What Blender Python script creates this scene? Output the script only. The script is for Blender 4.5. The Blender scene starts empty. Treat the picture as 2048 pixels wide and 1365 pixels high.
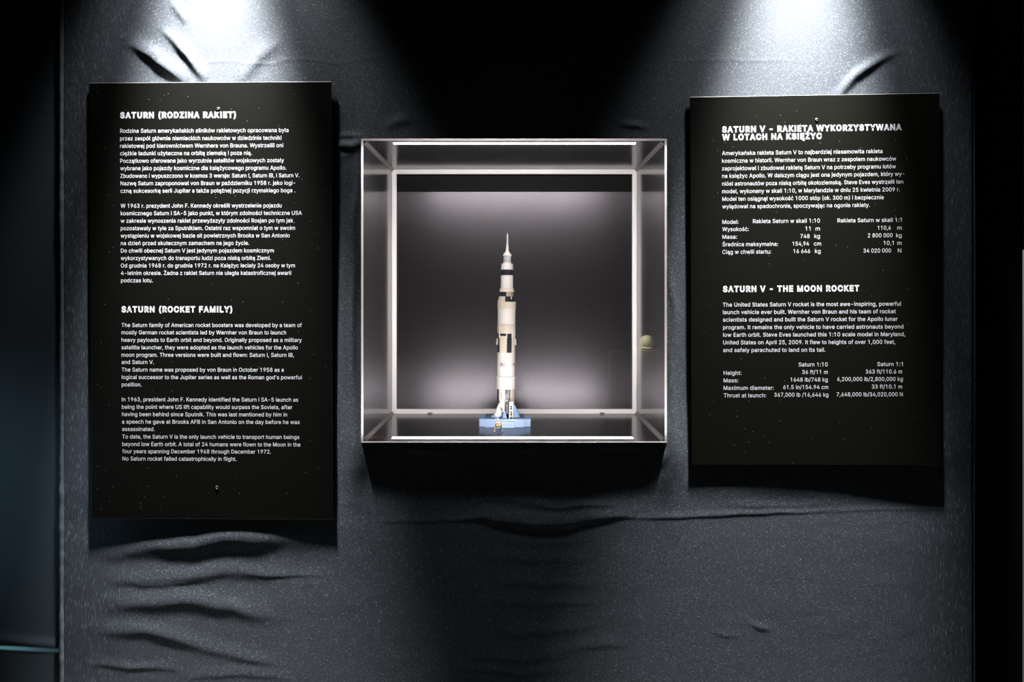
import bpy, bmesh, math, random
import numpy as np
from mathutils import Vector, Matrix

C = bpy.context.scene.collection
sc = bpy.context.scene
R = math.radians
PI = math.pi

# ------------------------------------------------------------------ camera
CAM = Vector((0.0, -3.67, 1.9))
FPX = 1593.0                      # focal length in pixels of the 2048 frame
VPX, VPY = 1032.0, 588.0          # where the optical axis meets the picture
cd = bpy.data.cameras.new('camera')
cam = bpy.data.objects.new('camera', cd); C.objects.link(cam)
cam.location = CAM; cam.rotation_euler = (R(90), 0, 0)
cd.sensor_width = 36.0; cd.lens = FPX/2048*36
cd.shift_x = (1024-VPX)/2048; cd.shift_y = -(682.5-VPY)/2048
cd.clip_start = 0.05
sc.camera = cam

# ------------------------------------------------------------------ world, exposure, lamps
w = bpy.data.worlds.new('world'); sc.world = w; w.use_nodes = True
w.node_tree.nodes['Background'].inputs[0].default_value = (0.25, 0.5, 0.8, 1)
w.node_tree.nodes['Background'].inputs[1].default_value = 0.004
sc.view_settings.view_transform = 'Standard'
sc.view_settings.look = 'None'
sc.view_settings.exposure = 0.0
sc.view_settings.gamma = 1.0
sc.view_settings.use_curve_mapping = False

def spot(name, loc, target, power, angle, blend, color=(1, 1, 1), radius=0.075):
    l = bpy.data.lights.new(name, 'SPOT')
    l.energy = power; l.spot_size = R(angle); l.spot_blend = blend
    l.color = color; l.shadow_soft_size = radius
    o = bpy.data.objects.new(name, l); C.objects.link(o)
    o.location = loc
    o.rotation_euler = (Vector(target)-Vector(loc)).to_track_quat('-Z', 'Y').to_euler()
    return o

FAB = 0.023                       # the cloth's plane behind the front of the case
def at(px, py, y=0.0):            # the point of depth y that the photograph shows at a pixel
    k = (y-CAM.y)/FPX
    return Vector(((px-VPX)*k, y, CAM.z-(py-VPY)*k))

LAMP_Y = FAB-0.37
LW = (0.93, 0.97, 1.0)
La = at(415, -600, FAB); La.y = LAMP_Y
Lb = at(1632, -600, FAB); Lb.y = LAMP_Y
spot('left_lamp_beam', La, at(432, 640, FAB), 6500, 28, 1.0, LW)
spot('left_lamp_spill', La, at(440, 1500, FAB-0.30), 250, 57, 0.5, LW)
spot('right_lamp_beam', Lb, at(1575, 640, FAB), 5300, 28.5, 1.0, LW)
spot('right_lamp_spill', Lb, at(1600, 1500, FAB-0.30), 250, 54, 0.55, LW)
# a dim blue lamp of the room, low on the left
spot('blue_room_lamp', (-3.3, -1.7, 0.9), (-2.55, 0.05, 0.95), 24, 46, 1.0, (0.4, 0.72, 1.0), 0.1)
spot('cyan_streak_spot', (-3.35, -0.012, 0.295), (-2.30, 0.036, 0.248), 900, 1.5, 1.0, (0.45, 0.9, 1.0), 0.002)  # added unseen spot that draws the cyan streak along the left wall

# ------------------------------------------------------------------ materials
def newmat(name):
    m = bpy.data.materials.new(name); m.use_nodes = True
    return m, m.node_tree.nodes, m.node_tree.links, m.node_tree.nodes['Principled BSDF']
def mat(name, col, rough=0.5, metal=0.0, spec=0.5, noise=0.0, nscale=60, nstretch=(1, 1, 1), bump=0.0):
    m, n, l, b = newmat(name)
    b.inputs['Base Color'].default_value = (*col, 1)
    b.inputs['Roughness'].default_value = rough
    b.inputs['Metallic'].default_value = metal
    b.inputs['Specular IOR Level'].default_value = spec
    if noise or bump:
        tc = n.new('ShaderNodeTexCoord'); mp = n.new('ShaderNodeMapping'); nz = n.new('ShaderNodeTexNoise')
        l.new(tc.outputs['Object'], mp.inputs[0]); mp.inputs['Scale'].default_value = nstretch
        l.new(mp.outputs[0], nz.inputs['Vector']); nz.inputs['Scale'].default_value = nscale; nz.inputs['Detail'].default_value = 4
        if noise:
            mx = n.new('ShaderNodeMix'); mx.data_type = 'RGBA'
            mx.inputs[6].default_value = (*[c*(1-noise) for c in col], 1)
            mx.inputs[7].default_value = (*[min(1, c*(1+noise)) for c in col], 1)
            l.new(nz.outputs[0], mx.inputs[0]); l.new(mx.outputs[2], b.inputs['Base Color'])
        if bump:
            bp = n.new('ShaderNodeBump'); bp.inputs['Strength'].default_value = bump; bp.inputs['Distance'].default_value = 0.002
            l.new(nz.outputs[0], bp.inputs['Height']); l.new(bp.outputs[0], b.inputs['Normal'])
    return m
def emit(name, col, s):
    m, n, l, b = newmat(name)
    b.inputs['Base Color'].default_value = (*col, 1)
    b.inputs['Emission Color'].default_value = (*col, 1); b.inputs['Emission Strength'].default_value = s
    return m
def math_node(n, l, op, a, b=None, c=None, clamp=False):
    q = n.new('ShaderNodeMath'); q.operation = op; q.use_clamp = clamp
    for i, v in enumerate((a, b, c)):
        if v is None: continue
        if isinstance(v, (int, float)): q.inputs[i].default_value = v
        else: l.new(v, q.inputs[i])
    return q.outputs[0]

def glitter_cloth(name, base, speck, edges=None, amount=0.90, rough=0.55):
    """dark satin cloth with glitter specks; close to the side seams the specks are drawn out along the weave"""
    m, n, l, b = newmat(name)
    tc = n.new('ShaderNodeTexCoord')
    def specks(scale3, scale, thr, size):
        mp = n.new('ShaderNodeMapping'); mp.inputs['Scale'].default_value = scale3
        l.new(tc.outputs['Object'], mp.inputs[0])
        v = n.new('ShaderNodeTexVoronoi'); v.inputs['Scale'].default_value = scale
        l.new(mp.outputs[0], v.inputs['Vector'])
        sp = n.new('ShaderNodeSeparateColor'); l.new(v.outputs['Color'], sp.inputs[0])
        r1 = n.new('ShaderNodeMapRange'); l.new(sp.outputs[0], r1.inputs[0])
        r1.inputs[1].default_value = thr; r1.inputs[2].default_value = 1.0
        r2 = n.new('ShaderNodeMapRange'); l.new(v.outputs['Distance'], r2.inputs[0])
        r2.inputs[1].default_value = size; r2.inputs[2].default_value = 0.1
        r2.inputs[3].default_value = 0; r2.inputs[4].default_value = 1
        return math_node(n, l, 'MULTIPLY', r1.outputs[0], r2.outputs[0])
    fine = specks((1, 1, 1), 260, amount, 0.55)
    fine2 = specks((1, 1, 1), 420, amount-0.12, 0.6)
    s = math_node(n, l, 'MAXIMUM', fine, math_node(n, l, 'MULTIPLY', fine2, 0.45))
    if edges:
        long_ = specks((1, 1, 0.09), 380, 0.72, 0.6)
        sx = n.new('ShaderNodeSeparateXYZ'); l.new(tc.outputs['Object'], sx.inputs[0])
        mid, half, fade = edges
        d = math_node(n, l, 'ABSOLUTE', math_node(n, l, 'SUBTRACT', sx.outputs[0], mid))
        mr = n.new('ShaderNodeMapRange'); mr.interpolation_type = 'SMOOTHSTEP'
        l.new(d, mr.inputs[0]); mr.inputs[1].default_value = half-fade; mr.inputs[2].default_value = half-0.10
        mx = n.new('ShaderNodeMix'); mx.data_type = 'FLOAT'
        l.new(mr.outputs[0], mx.inputs[0]); l.new(s, mx.inputs[2])
        l.new(math_node(n, l, 'MULTIPLY', long_, 0.42), mx.inputs[3])
        s = mx.outputs[0]
    nz = n.new('ShaderNodeTexNoise'); nz.inputs['Scale'].default_value = 300; nz.inputs['Detail'].default_value = 3
    l.new(tc.outputs['Object'], nz.inputs['Vector'])
    mx0 = n.new('ShaderNodeMix'); mx0.data_type = 'RGBA'
    mx0.inputs[6].default_value = (*[c*0.35 for c in base], 1); mx0.inputs[7].default_value = (*[c*1.6 for c in base], 1)
    nr = n.new('ShaderNodeMapRange'); l.new(nz.outputs[0], nr.inputs[0]); nr.inputs[1].default_value = 0.34; nr.inputs[2].default_value = 0.66
    l.new(nr.outputs[0], mx0.inputs[0])
    mx1 = n.new('ShaderNodeMix'); mx1.data_type = 'RGBA'
    l.new(s, mx1.inputs[0]); l.new(mx0.outputs[2], mx1.inputs[6]); mx1.inputs[7].default_value = (*speck, 1)
    l.new(mx1.outputs[2], b.inputs['Base Color'])
    b.inputs['Roughness'].default_value = rough
    b.inputs['Specular IOR Level'].default_value = 0.45
    b.inputs['Sheen Weight'].default_value = 0.0
    b.inputs['Anisotropic'].default_value = 0.0
    return m

M = {}
M['cloth'] = glitter_cloth('glitter_cloth', (0.052, 0.058, 0.067), (0.66, 0.68, 0.72), edges=((1035-VPX)/429, 917/429, 0.55))
M['cloth_left'] = mat('blue_black_cloth', (0.04, 0.055, 0.065), 0.6, noise=0.4, nscale=400)
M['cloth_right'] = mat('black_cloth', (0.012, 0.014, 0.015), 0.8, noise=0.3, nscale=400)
M['tape'] = mat('grey_edge_tape', (0.11, 0.12, 0.13), 0.5, noise=0.6, nscale=60, nstretch=(1, 1, .4))
M['tape_dark'] = mat('dark_edge_tape', (0.03, 0.035, 0.04), 0.5)
M['grey_trim'] = mat('grey_painted_trim', (0.6, 0.6, 0.56), 0.6)
def dusty_board(name, col):
    """black print with a few dust specks and fine scratches"""
    m, n, l, b = newmat(name)
    tc = n.new('ShaderNodeTexCoord')
    def marks(scale3, scale, thr, size):
        mp = n.new('ShaderNodeMapping'); mp.inputs['Scale'].default_value = scale3; mp.inputs['Rotation'].default_value = (0, 0.5 if scale3 != (1, 1, 1) else 0, 0)
        l.new(tc.outputs['Object'], mp.inputs[0])
        v = n.new('ShaderNodeTexVoronoi'); v.inputs['Scale'].default_value = scale; l.new(mp.outputs[0], v.inputs['Vector'])
        sp = n.new('ShaderNodeSeparateColor'); l.new(v.outputs['Color'], sp.inputs[0])
        return math_node(n, l, 'MULTIPLY', math_node(n, l, 'GREATER_THAN', sp.outputs[0], thr), math_node(n, l, 'LESS_THAN', v.outputs['Distance'], size))
    d = math_node(n, l, 'MAXIMUM', marks((1, 1, 1), 55, 0.90, 0.10), math_node(n, l, 'MULTIPLY', marks((0.18, 1, 1), 60, 0.985, 0.07), 0.5))
    mx = n.new('ShaderNodeMix'); mx.data_type = 'RGBA'; l.new(d, mx.inputs[0])
    mx.inputs[6].default_value = (*col, 1); mx.inputs[7].default_value = (0.12, 0.12, 0.115, 1)
    l.new(mx.outputs[2], b.inputs['Base Color'])
    b.inputs['Roughness'].default_value = 0.45; b.inputs['Specular IOR Level'].default_value = 0.06
    return m
M['board'] = dusty_board('black_board_print', (0.0036, 0.0033, 0.0025))
M['board_warm'] = dusty_board('brownish_black_board_print', (0.0052, 0.0047, 0.0033))
M['board_edge'] = mat('board_edge', (0.16, 0.15, 0.13), 0.5)
M['ink'] = mat('white_print', (0.56, 0.56, 0.565), 0.6)
M['screw'] = mat('screw_steel', (0.75, 0.75, 0.75), 0.25, metal=1.0)
M['panel'] = mat('dark_satin_panel', (0.016, 0.0155, 0.0155), 0.17, spec=0.5, noise=0.06, nscale=40)
M['panel_side'] = mat('satin_side_panel', (0.022, 0.021, 0.0215), 0.14, spec=1.0, noise=0.06, nscale=40)
M['panel_back'] = mat('dark_satin_back', (0.0045, 0.0042, 0.0047), 0.325, spec=0.9, noise=0.15, nscale=30)
M['panel_back'].node_tree.nodes['Principled BSDF'].inputs['Specular Tint'].default_value = (1.0, 0.95, 1.0, 1)
M['black'] = mat('matt_black', (0.006, 0.006, 0.0065), 0.7, spec=0.2)
M['bar'] = mat('white_bar', (0.90, 0.87, 0.85), 0.45)
M['alu'] = mat('aluminium_profile', (0.20, 0.19, 0.185), 0.4, metal=0.6)
M['frame'] = mat('pale_frame_edge', (0.34, 0.32, 0.305), 0.4)
M['housing'] = mat('strip_housing', (0.55, 0.54, 0.54), 0.4, metal=0.4)
M['led'] = emit('led_diffuser', (1.0, 0.96, 0.97), 285)
M['white'] = mat('warm_white_plastic', (0.41, 0.385, 0.35), 0.35)
M['cream'] = mat('cream_plastic', (0.36, 0.315, 0.25), 0.35)
M['pblack'] = mat('black_plastic', (0.012, 0.012, 0.014), 0.3)
M['pgrey'] = mat('grey_plastic', (0.28, 0.285, 0.29), 0.35)
M['pdark'] = mat('dark_grey_plastic', (0.06, 0.06, 0.075), 0.35)
M['silver'] = mat('pale_grey_plastic', (0.52, 0.50, 0.46), 0.35)
M['engine'] = mat('engine_grey', (0.13, 0.13, 0.145), 0.3, metal=0.3)
M['blue'] = mat('light_blue_plastic', (0.20, 0.29, 0.45), 0.4)
M['blue_top'] = mat('slate_blue_plastic', (0.07, 0.115, 0.19), 0.4)
M['gold'] = mat('gold_foil', (0.30, 0.19, 0.04), 0.35, metal=0.6)
M['lander_grey'] = mat('lander_grey_plastic', (0.30, 0.29, 0.28), 0.35)
M['red'] = mat('red_print', (0.55, 0.06, 0.07), 0.5)
M['flag_red'] = mat('flag_red', (0.42, 0.09, 0.085), 0.5)
M['flag_blue'] = mat('flag_blue', (0.03, 0.045, 0.22), 0.5)
M['flag_white'] = mat('flag_white', (0.45, 0.42, 0.40), 0.5)
M['violet'] = mat('violet_print', (0.40, 0.30, 0.45), 0.5)
M['wire_red'] = mat('red_wire', (0.22, 0.02, 0.025), 0.4)
M['wire_black'] = mat('black_wire', (0.01, 0.01, 0.01), 0.4)
M['floor'] = mat('dark_floor', (0.02, 0.02, 0.02), 0.6, noise=.3)
M['plinth'] = mat('yellow_grey_plinth', (0.35, 0.35, 0.22), 0.7)
M['globe'] = mat('pale_globe', (0.8, 0.8, 0.62), 0.35)
def glass():
    m = bpy.data.materials.new('front_glass'); m.use_nodes = True
    n = m.node_tree.nodes; l = m.node_tree.links; n.clear()
    o = n.new('ShaderNodeOutputMaterial'); t = n.new('ShaderNodeBsdfTransparent'); g = n.new('ShaderNodeBsdfGlossy')
    g.inputs['Roughness'].default_value = 0.0
    lw = n.new('ShaderNodeLayerWeight'); lw.inputs['Blend'].default_value = 0.5
    p = math_node(n, l, 'POWER', lw.outputs['Facing'], 5.0)
    f = math_node(n, l, 'MULTIPLY_ADD', p, 0.9, 0.035, True)
    mx = n.new('ShaderNodeMixShader'); l.new(f, mx.inputs[0]); l.new(t.outputs[0], mx.inputs[1]); l.new(g.outputs[0], mx.inputs[2])
    l.new(mx.outputs[0], o.inputs[0])
    return m
M['glass'] = glass()

# ------------------------------------------------------------------ mesh helpers
def link(name, me, m, parent=None, smooth=False):
    o = bpy.data.objects.new(name, me); C.objects.link(o)
    for k in (m if isinstance(m, (list, tuple)) else [m]): me.materials.append(k)
    if smooth: me.polygons.foreach_set('use_smooth', [True]*len(me.polygons))
    if parent: o.parent = parent
    return o
def obj(name, bm, m, parent=None, smooth=False, bevel=0.0, angle=None):
    if bevel:
        bmesh.ops.bevel(bm, geom=bm.edges[:], offset=bevel, segments=2, affect='EDGES', clamp_overlap=True)
    bmesh.ops.recalc_face_normals(bm, faces=bm.faces[:])
    me = bpy.data.meshes.new(name); bm.to_mesh(me); bm.free()
    o = link(name, me, m, parent, smooth)
    if smooth:
        me.set_sharp_from_angle(angle=R(angle or 35))
    return o
def box(bm, x0, x1, y0, y1, z0, z1, mi=0):
    v = [bm.verts.new(p) for p in ((x0, y0, z0), (x1, y0, z0), (x1, y1, z0), (x0, y1, z0), (x0, y0, z1), (x1, y0, z1), (x1, y1, z1), (x0, y1, z1))]
    for f in ((0, 1, 2, 3), (4, 5, 6, 7), (0, 1, 5, 4), (1, 2, 6, 5), (2, 3, 7, 6), (3, 0, 4, 7)):
        bm.faces.new([v[i] for i in f]).material_index = mi
    return v
def boxes(*bs):
    bm = bmesh.new()
    for b in bs: box(bm, *b)
    return bm
def lathe(bm, prof, seg=40, c=(0, 0)):
    """prof: (r, z) from bottom to top"""
    rings = []
    for r, z in prof:
        rings.append([bm.verts.new((c[0]+r*math.cos(2*PI*i/seg), c[1]+r*math.sin(2*PI*i/seg), z)) for i in range(seg)])
    for a, b in zip(rings, rings[1:]):
        for i in range(seg):
            j = (i+1) % seg
            bm.faces.new((a[i], a[j], b[j], b[i]))
    bm.faces.new(rings[0][::-1]); bm.faces.new(rings[-1])
def lathed(*profs, seg=40):
    bm = bmesh.new()
    for p in profs: lathe(bm, p, seg)
    return bm
def arc(bm, r0, r1, z0, z1, a0, a1, n=None, r0t=None, r1t=None, mi=0):
    """a curved panel; angles in degrees from the side that faces the viewer, positive to the right"""
    n = n or max(2, int(abs(a1-a0)/9))
    r0t = r0 if r0t is None else r0t; r1t = r1 if r1t is None else r1t
    cols = []
    for i in range(n+1):
        a = R(a0+(a1-a0)*i/n); s, c = math.sin(a), -math.cos(a)
        cols.append([bm.verts.new(p) for p in ((r0*s, r0*c, z0), (r1*s, r1*c, z0), (r1t*s, r1t*c, z1), (r0t*s, r0t*c, z1))])
    for a, b in zip(cols, cols[1:]):
        for i in range(4):
            j = (i+1) % 4
            bm.faces.new((a[i], b[i], b[j], a[j])).material_index = mi
    bm.faces.new(cols[0]).material_index = mi; bm.faces.new(cols[-1][::-1]).material_index = mi
def arcs(*specs):
    bm = bmesh.new()
    for s in specs: arc(bm, *s)
    return bm
def tube(bm, pts, r, seg=8):
    pts = [Vector(p) for p in pts]; rings = []
    for i, p in enumerate(pts):
        d = (pts[min(i+1, len(pts)-1)]-pts[max(i-1, 0)]).normalized()
        u = d.cross(Vector((0.31, 0.2, 0.93))).normalized(); v = d.cross(u)
        rr = r[i] if isinstance(r, (list, tuple)) else r
        rings.append([bm.verts.new(p+rr*(u*math.cos(2*PI*k/seg)+v*math.sin(2*PI*k/seg))) for k in range(seg)])
    for a, b in zip(rings, rings[1:]):
        for k in range(seg):
            j = (k+1) % seg
            bm.faces.new((a[k], a[j], b[j], b[k]))
    bm.faces.new(rings[0][::-1]); bm.faces.new(rings[-1])
def thing(name, label, cat, loc=(0, 0, 0), rot=(0, 0, 0), group=None):
    o = bpy.data.objects.new(name, None); C.objects.link(o)
    o.empty_display_size = 0.1
    o.location = loc; o.rotation_euler = rot
    return tag(o, label, cat, group)
def tag(o, label, cat, group=None):
    o['label'] = label; o['category'] = cat
    if group: o['group'] = group
    return o
def struct(o, label=None, cat=None):
    o['kind'] = 'structure'
    if label: o['label'] = label
    if cat: o['category'] = cat
    return o

# ------------------------------------------------------------------ the cloth wall
KF = (FAB-CAM.y)/FPX
HX0, HX1 = at(722, 0).x, at(1334, 0).x          # outside of the case
HZ0, HZ1 = at(0, 886).z, at(0, 277).z
WX0, WX1 = at(121, 0, FAB).x, at(1950, 0, FAB).x

def value_noise(x, z, seed, s):
    rs = np.random.RandomState(seed); g = rs.rand(128, 128)
    u = x/s+50; v = z/s+50
    i = np.floor(u).astype(int); j = np.floor(v).astype(int)
    fu = u-i; fv = v-j
    fu = fu*fu*(3-2*fu); fv = fv*fv*(3-2*fv)
    i0 = i % 128; i1 = (i+1) % 128; j0 = j % 128; j1 = (j+1) % 128
    return (g[i0, j0]*(1-fu)+g[i1, j0]*fu)*(1-fv)+(g[i0, j1]*(1-fu)+g[i1, j1]*fu)*fv-0.5

def ridge(px, py, pts, sig, h, low=None):
    """a fold along a polyline given in wall pixels; sig: width above, low: width below the crest"""
    low = low or sig
    out = np.zeros_like(px)
    pts = np.array(pts, float)
    seg = np.diff(pts, axis=0); ln = np.hypot(seg[:, 0], seg[:, 1]); tot = ln.sum(); acc = np.concatenate([[0], np.cumsum(ln)])
    m = 4*max(sig, low)
    sel = (px > pts[:, 0].min()-m) & (px < pts[:, 0].max()+m) & (py > pts[:, 1].min()-m) & (py < pts[:, 1].max()+m)
    x = px[sel]; y = py[sel]
    best = np.full(x.shape, 1e9); t = np.zeros_like(x); sd = np.zeros_like(x)
    for k in range(len(seg)):
        u = ((x-pts[k, 0])*seg[k, 0]+(y-pts[k, 1])*seg[k, 1])/ln[k]**2
        uc = np.clip(u, 0, 1)
        dx = x-(pts[k, 0]+uc*seg[k, 0]); dy = y-(pts[k, 1]+uc*seg[k, 1])
        d = np.hypot(dx, dy); q = d < best
        best[q] = d[q]; t[q] = ((acc[k]+uc*ln[k])/tot)[q]
        sgn = np.sign(seg[k, 0]*dy-seg[k, 1]*dx) * (1 if seg[k, 0] >= 0 else -1)
        sd[q] = sgn[q]
    s = np.where(sd > 0, low, sig)
    taper = np.sin(np.pi*np.clip(t*0.94+0.03, 0, 1))**0.8
    out[sel] = h*np.exp(-best**2/(2*s**2))*taper
    return out

def blob(px, py, cx, cy, rx, ry, h):
    return h*np.exp(-((px-cx)/rx)**2-((py-cy)/ry)**2)

def cloth_relief(px, py):
    """metres towards the viewer"""
    ux, uy = px, py
    px = ux+14*value_noise(ux, uy, 31, 90)
    py = uy+11*value_noise(ux, uy, 33, 75)+4*value_noise(ux, uy, 34, 26)
    d = np.zeros_like(px)
    # slack of the hanging cloth
    d += 0.0016*value_noise(px, py*1.6, 3, 230)+0.0006*value_noise(px, py*1.8, 8, 70)
    d += 0.00022*value_noise(px*0.5, py*1.6, 18, 22)*np.clip((py-840)/150, 0, 1)
    F = []
    # folds under the left board
    F += [([(190, 1108), (300, 1100), (420, 1086), (540, 1072), (600, 1078)], 18, 0.0056, 13),
          ([(215, 1160), (330, 1158), (470, 1146), (565, 1142)], 14, 0.0030, 8),
          ([(230, 1166), (330, 1172), (430, 1160)], 8, 0.0014, 4),
          ([(205, 1208), (330, 1206), (450, 1212), (550, 1236)], 17, 0.0052, 12),
          ([(195, 1262), (290, 1262), (370, 1282), (430, 1302)], 13, 0.0042, 9),
          ([(400, 1300), (480, 1314), (560, 1330)], 10, 0.0020, 5),
          ([(180, 1330), (260, 1342), (360, 1338)], 8, 0.0018, 4),
          ([(360, 1352), (470, 1346), (600, 1356)], 10, 0.0014, 5),
          ([(480, 1140), (530, 1148), (640, 1150)], 6, 0.0010, 3),
          # folds under the case
          ([(930, 1034), (1020, 1044), (1100, 1046), (1180, 1038), (1262, 1026)], 16, 0.0070, 6),
          ([(760, 1040), (900, 1040), (1010, 1047)], 6, 0.0014, 3),
          ([(1020, 1010), (1110, 1012), (1240, 1006)], 8, 0.0032, 4),
          ([(920, 1006), (1000, 1000), (1100, 1006)], 7, 0.0015, 4),
          ([(980, 1080), (1090, 1086), (1210, 1076)], 9, 0.00072, 5),
          ([(950, 1112), (1080, 1120), (1190, 1118)], 11, 0.00096, 5),
          ([(980, 1168), (1100, 1172), (1200, 1170)], 13, 0.00096, 6),
          ([(960, 1206), (1090, 1214), (1220, 1204)], 9, 0.00060, 4),
          ([(980, 1262), (1080, 1266), (1190, 1258)], 12, 0.00132, 6),
          ([(1120, 1304), (1190, 1296), (1260, 1292)], 9, 0.00120, 4),
          ([(930, 1318), (1060, 1318), (1150, 1310)], 12, 0.00120, 6),
          ([(900, 1342), (1040, 1348), (1150, 1342)], 9, 0.00084, 4),
          ([(770, 896), (850, 903), (905, 900)], 9, 0.004, 5),
          ([(1000, 898), (1060, 904), (1110, 902)], 9, 0.004, 5),
          ([(1180, 900), (1250, 896), (1310, 898)], 7, 0.003, 4),
          ([(1500, 1240), (1520, 1254), (1540, 1262)], 5, 0.0018, 3),
          ([(1430, 1264), (1450, 1268), (1475, 1268)], 6, 0.0010, 3),
          # creases above the left board
          ([(255, 84), (305, 118), (372, 168)], 12, 0.012, 6),
          ([(322, 62), (368, 112), (410, 166)], 9, 0.010, 5),
          ([(555, 84), (516, 112), (474, 168)], 12, 0.0055, 8),
          ([(345, 0), (358, 22), (372, 50)], 8, 0.005, 5),
          ([(300, 128), (420, 127), (560, 124), (800, 121)], 3, 0.0006, 1.8),
          # crease above the right board
          ([(1795, 100), (1752, 130), (1712, 156), (1668, 196)], 8, 0.0085, 7),
          ([(1340, 121), (1450, 121), (1600, 124)], 3, 0.0005, 1.8),
          # gathers at the corners of the case
          ([(664, 268), (700, 270), (722, 272)], 5, 0.0030, 3),
          ([(668, 286), (700, 292), (724, 282)], 8, 0.0080, 6),
          ([(672, 318), (700, 306), (722, 290)], 6, 0.0015, 5),
          ([(770, 258), (800, 248), (830, 244)], 9, 0.0030, 7),
          ([(1240, 252), (1270, 256), (1300, 262)], 5, 0.003, 3),
          ([(1334, 900), (1322, 920), (1300, 960)], 6, 0.003, 6),
          ]
    for pts, s, h, lo in F: d += ridge(px, py, pts, s, h, lo)
    for pts, s, h, lo in ([(1200, 1036), (1300, 1037), (1450, 1031), (1560, 1027), (1640, 1024)], 6, 0.0013, 2.2), ([(1480, 1029), (1560, 1026), (1800, 1019), (1960, 1018)], 4, 0.0006, 2), ([(1440, 1012), (1560, 1013), (1660, 1010)], 7, 0.0008, 3):
        d += ridge(ux, uy+2.5*value_noise(ux, uy, 40, 40), pts, s, h, lo)
    # the cloth hangs back below the case and stands a little proud beside it
    d -= blob(px, py, 1030, 945, 250, 62, 0.008)
    d += blob(px, py, 1338, 905, 30, 80, 0.015)+blob(px, py, 718, 905, 30, 80, 0.013)
    d += ridge(px, py, [(711, 270), (711, 580), (712, 900)], 5, 0.006)
    d += ridge(px, py, [(1342, 270), (1342, 580), (1341, 900)], 6, 0.004)
    # slack behind and beside the boards
    d -= blob(px, py, 690, 330, 40, 260, 0.009)
    d += blob(px, py, 440, 1078, 260, 34, 0.0030)
    d += blob(px, py, 490, 1062, 120, 26, 0.0036)
    d += blob(px, py, 1540, 960, 180, 36, 0.0050)
    d -= blob(px, py, 1880, 985, 90, 60, 0.0045)
    d -= blob(px, py, 200, 1060, 90, 60, 0.0030)
    return d

def axis(lo, hi, step, marks):
    pts = [lo]+[m for m in marks if lo < m < hi]+[hi]
    out = []
    for a, b in zip(pts, pts[1:]):
        k = max(1, int(round((b-a)/step)))
        out += [a+(b-a)*i/k for i in range(k)]
    return np.array(out+[hi])

def cloth_wall():
    xs = axis(WX0, WX1, 0.0062, (HX0, HX1)); zs = axis(0.0, 3.62, 0.0055, (HZ0, HZ1))
    nx, nz = len(xs), len(zs)
    X, Z = np.meshgrid(xs, zs)
    px = VPX+X/KF; py = VPY+(CAM.z-Z)/KF
    Y = FAB-cloth_relief(px, py)
    # rounded ends at the two side edges
    e = np.minimum(X-WX0, WX1-X)
    Y += np.where(e < 0.02, 0.02-np.sqrt(np.maximum(0, 0.02**2-(0.02-e)**2)), 0)
    co = np.stack([X, Y, Z], -1).reshape(-1, 3)
    # returns to the walls behind
    I = np.arange(nx*nz).reshape(nz, nx)
    a = I[:-1, :-1]; b = I[:-1, 1:]; c = I[1:, 1:]; d = I[1:, :-1]
    cx = (X[:-1, :-1]+X[:-1, 1:])/2; cz = (Z[:-1, :-1]+Z[1:, :-1])/2
    keep = ~((cx > HX0) & (cx < HX1) & (cz > HZ0) & (cz < HZ1))
    q = np.stack([a[keep], b[keep], c[keep], d[keep]], -1)
    n0 = len(co); extra = []; qs = [q]
    for col in (0, nx-1):
        base = co[I[:, col]].copy(); base[:, 1] = 0.5
        ids = n0+sum(len(v) for v in extra)+np.arange(nz); extra.append(base)
        f = np.stack([I[:-1, col], I[1:, col], ids[1:], ids[:-1]], -1)
        qs.append(f if col == 0 else f[:, ::-1])
    co = np.concatenate([co]+extra); q = np.concatenate(qs)
    used = np.zeros(len(co), bool); used[q.ravel()] = True
    remap = np.cumsum(used)-1; co = co[used]; q = remap[q]
    me = bpy.data.meshes.new('wall_back')
    me.vertices.add(len(co)); me.vertices.foreach_set('co', co.astype(np.float32).ravel())
    me.loops.add(q.size); me.loops.foreach_set('vertex_index', q.astype(np.int32).ravel())
    me.polygons.add(len(q))
    me.polygons.foreach_set('loop_start', np.arange(0, q.size, 4, dtype=np.int32))
    me.update(calc_edges=True); me.validate()
    return link('wall_back', me, M['cloth'], None, True)
struct(cloth_wall(), 'dark glittering cloth stretched over the wall around the lit case', 'wall')

def sheet(name, x0, x1, z0, z1, y, m, relief, step=0.012, thick=0.02):
    xs = np.linspace(x0, x1, max(2, int((x1-x0)/step))); zs = np.linspace(z0, z1, max(2, int((z1-z0)/step)))
    X, Z = np.meshgrid(xs, zs); k = (y-CAM.y)/FPX
    Y = y-relief(VPX+X/k, VPY+(CAM.z-Z)/k)
    nx, nz = len(xs), len(zs)
    co = np.stack([X, Y, Z], -1).reshape(-1, 3); I = np.arange(nx*nz).reshape(nz, nx)
    q = np.stack([I[:-1, :-1], I[:-1, 1:], I[1:, 1:], I[1:, :-1]], -1).reshape(-1, 4)
    me = bpy.data.meshes.new(name); me.from_pydata(co.tolist(), [], q.tolist()); me.update()
    o = link(name, me, m, None, True)
    s = o.modifiers.new('thickness', 'SOLIDIFY'); s.thickness = thick; s.offset = -1
    return o
def left_relief(px, py):
    d = 0.0025*value_noise(px, py, 5, 160)
    d += ridge(px, py, [(-60, 1270), (0, 1280), (60, 1288), (112, 1292), (150, 1296)], 7, 0.004)
    d += ridge(px, py, [(60, 60), (66, 500), (62, 1000), (64, 1300)], 30, 0.0008)
    d += ridge(px, py, [(112, 1100), (116, 1180), (111, 1260)], 4, 0.003)
    return d
struct(sheet('wall_left', -4.2, WX0+0.004, 0, 3.62, 0.036, M['cloth_left'], left_relief), 'blue black cloth wall left of the grey edge tape', 'wall')
def right_relief(px, py):
    return 0.003*value_noise(px, py, 6, 120)
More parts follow.
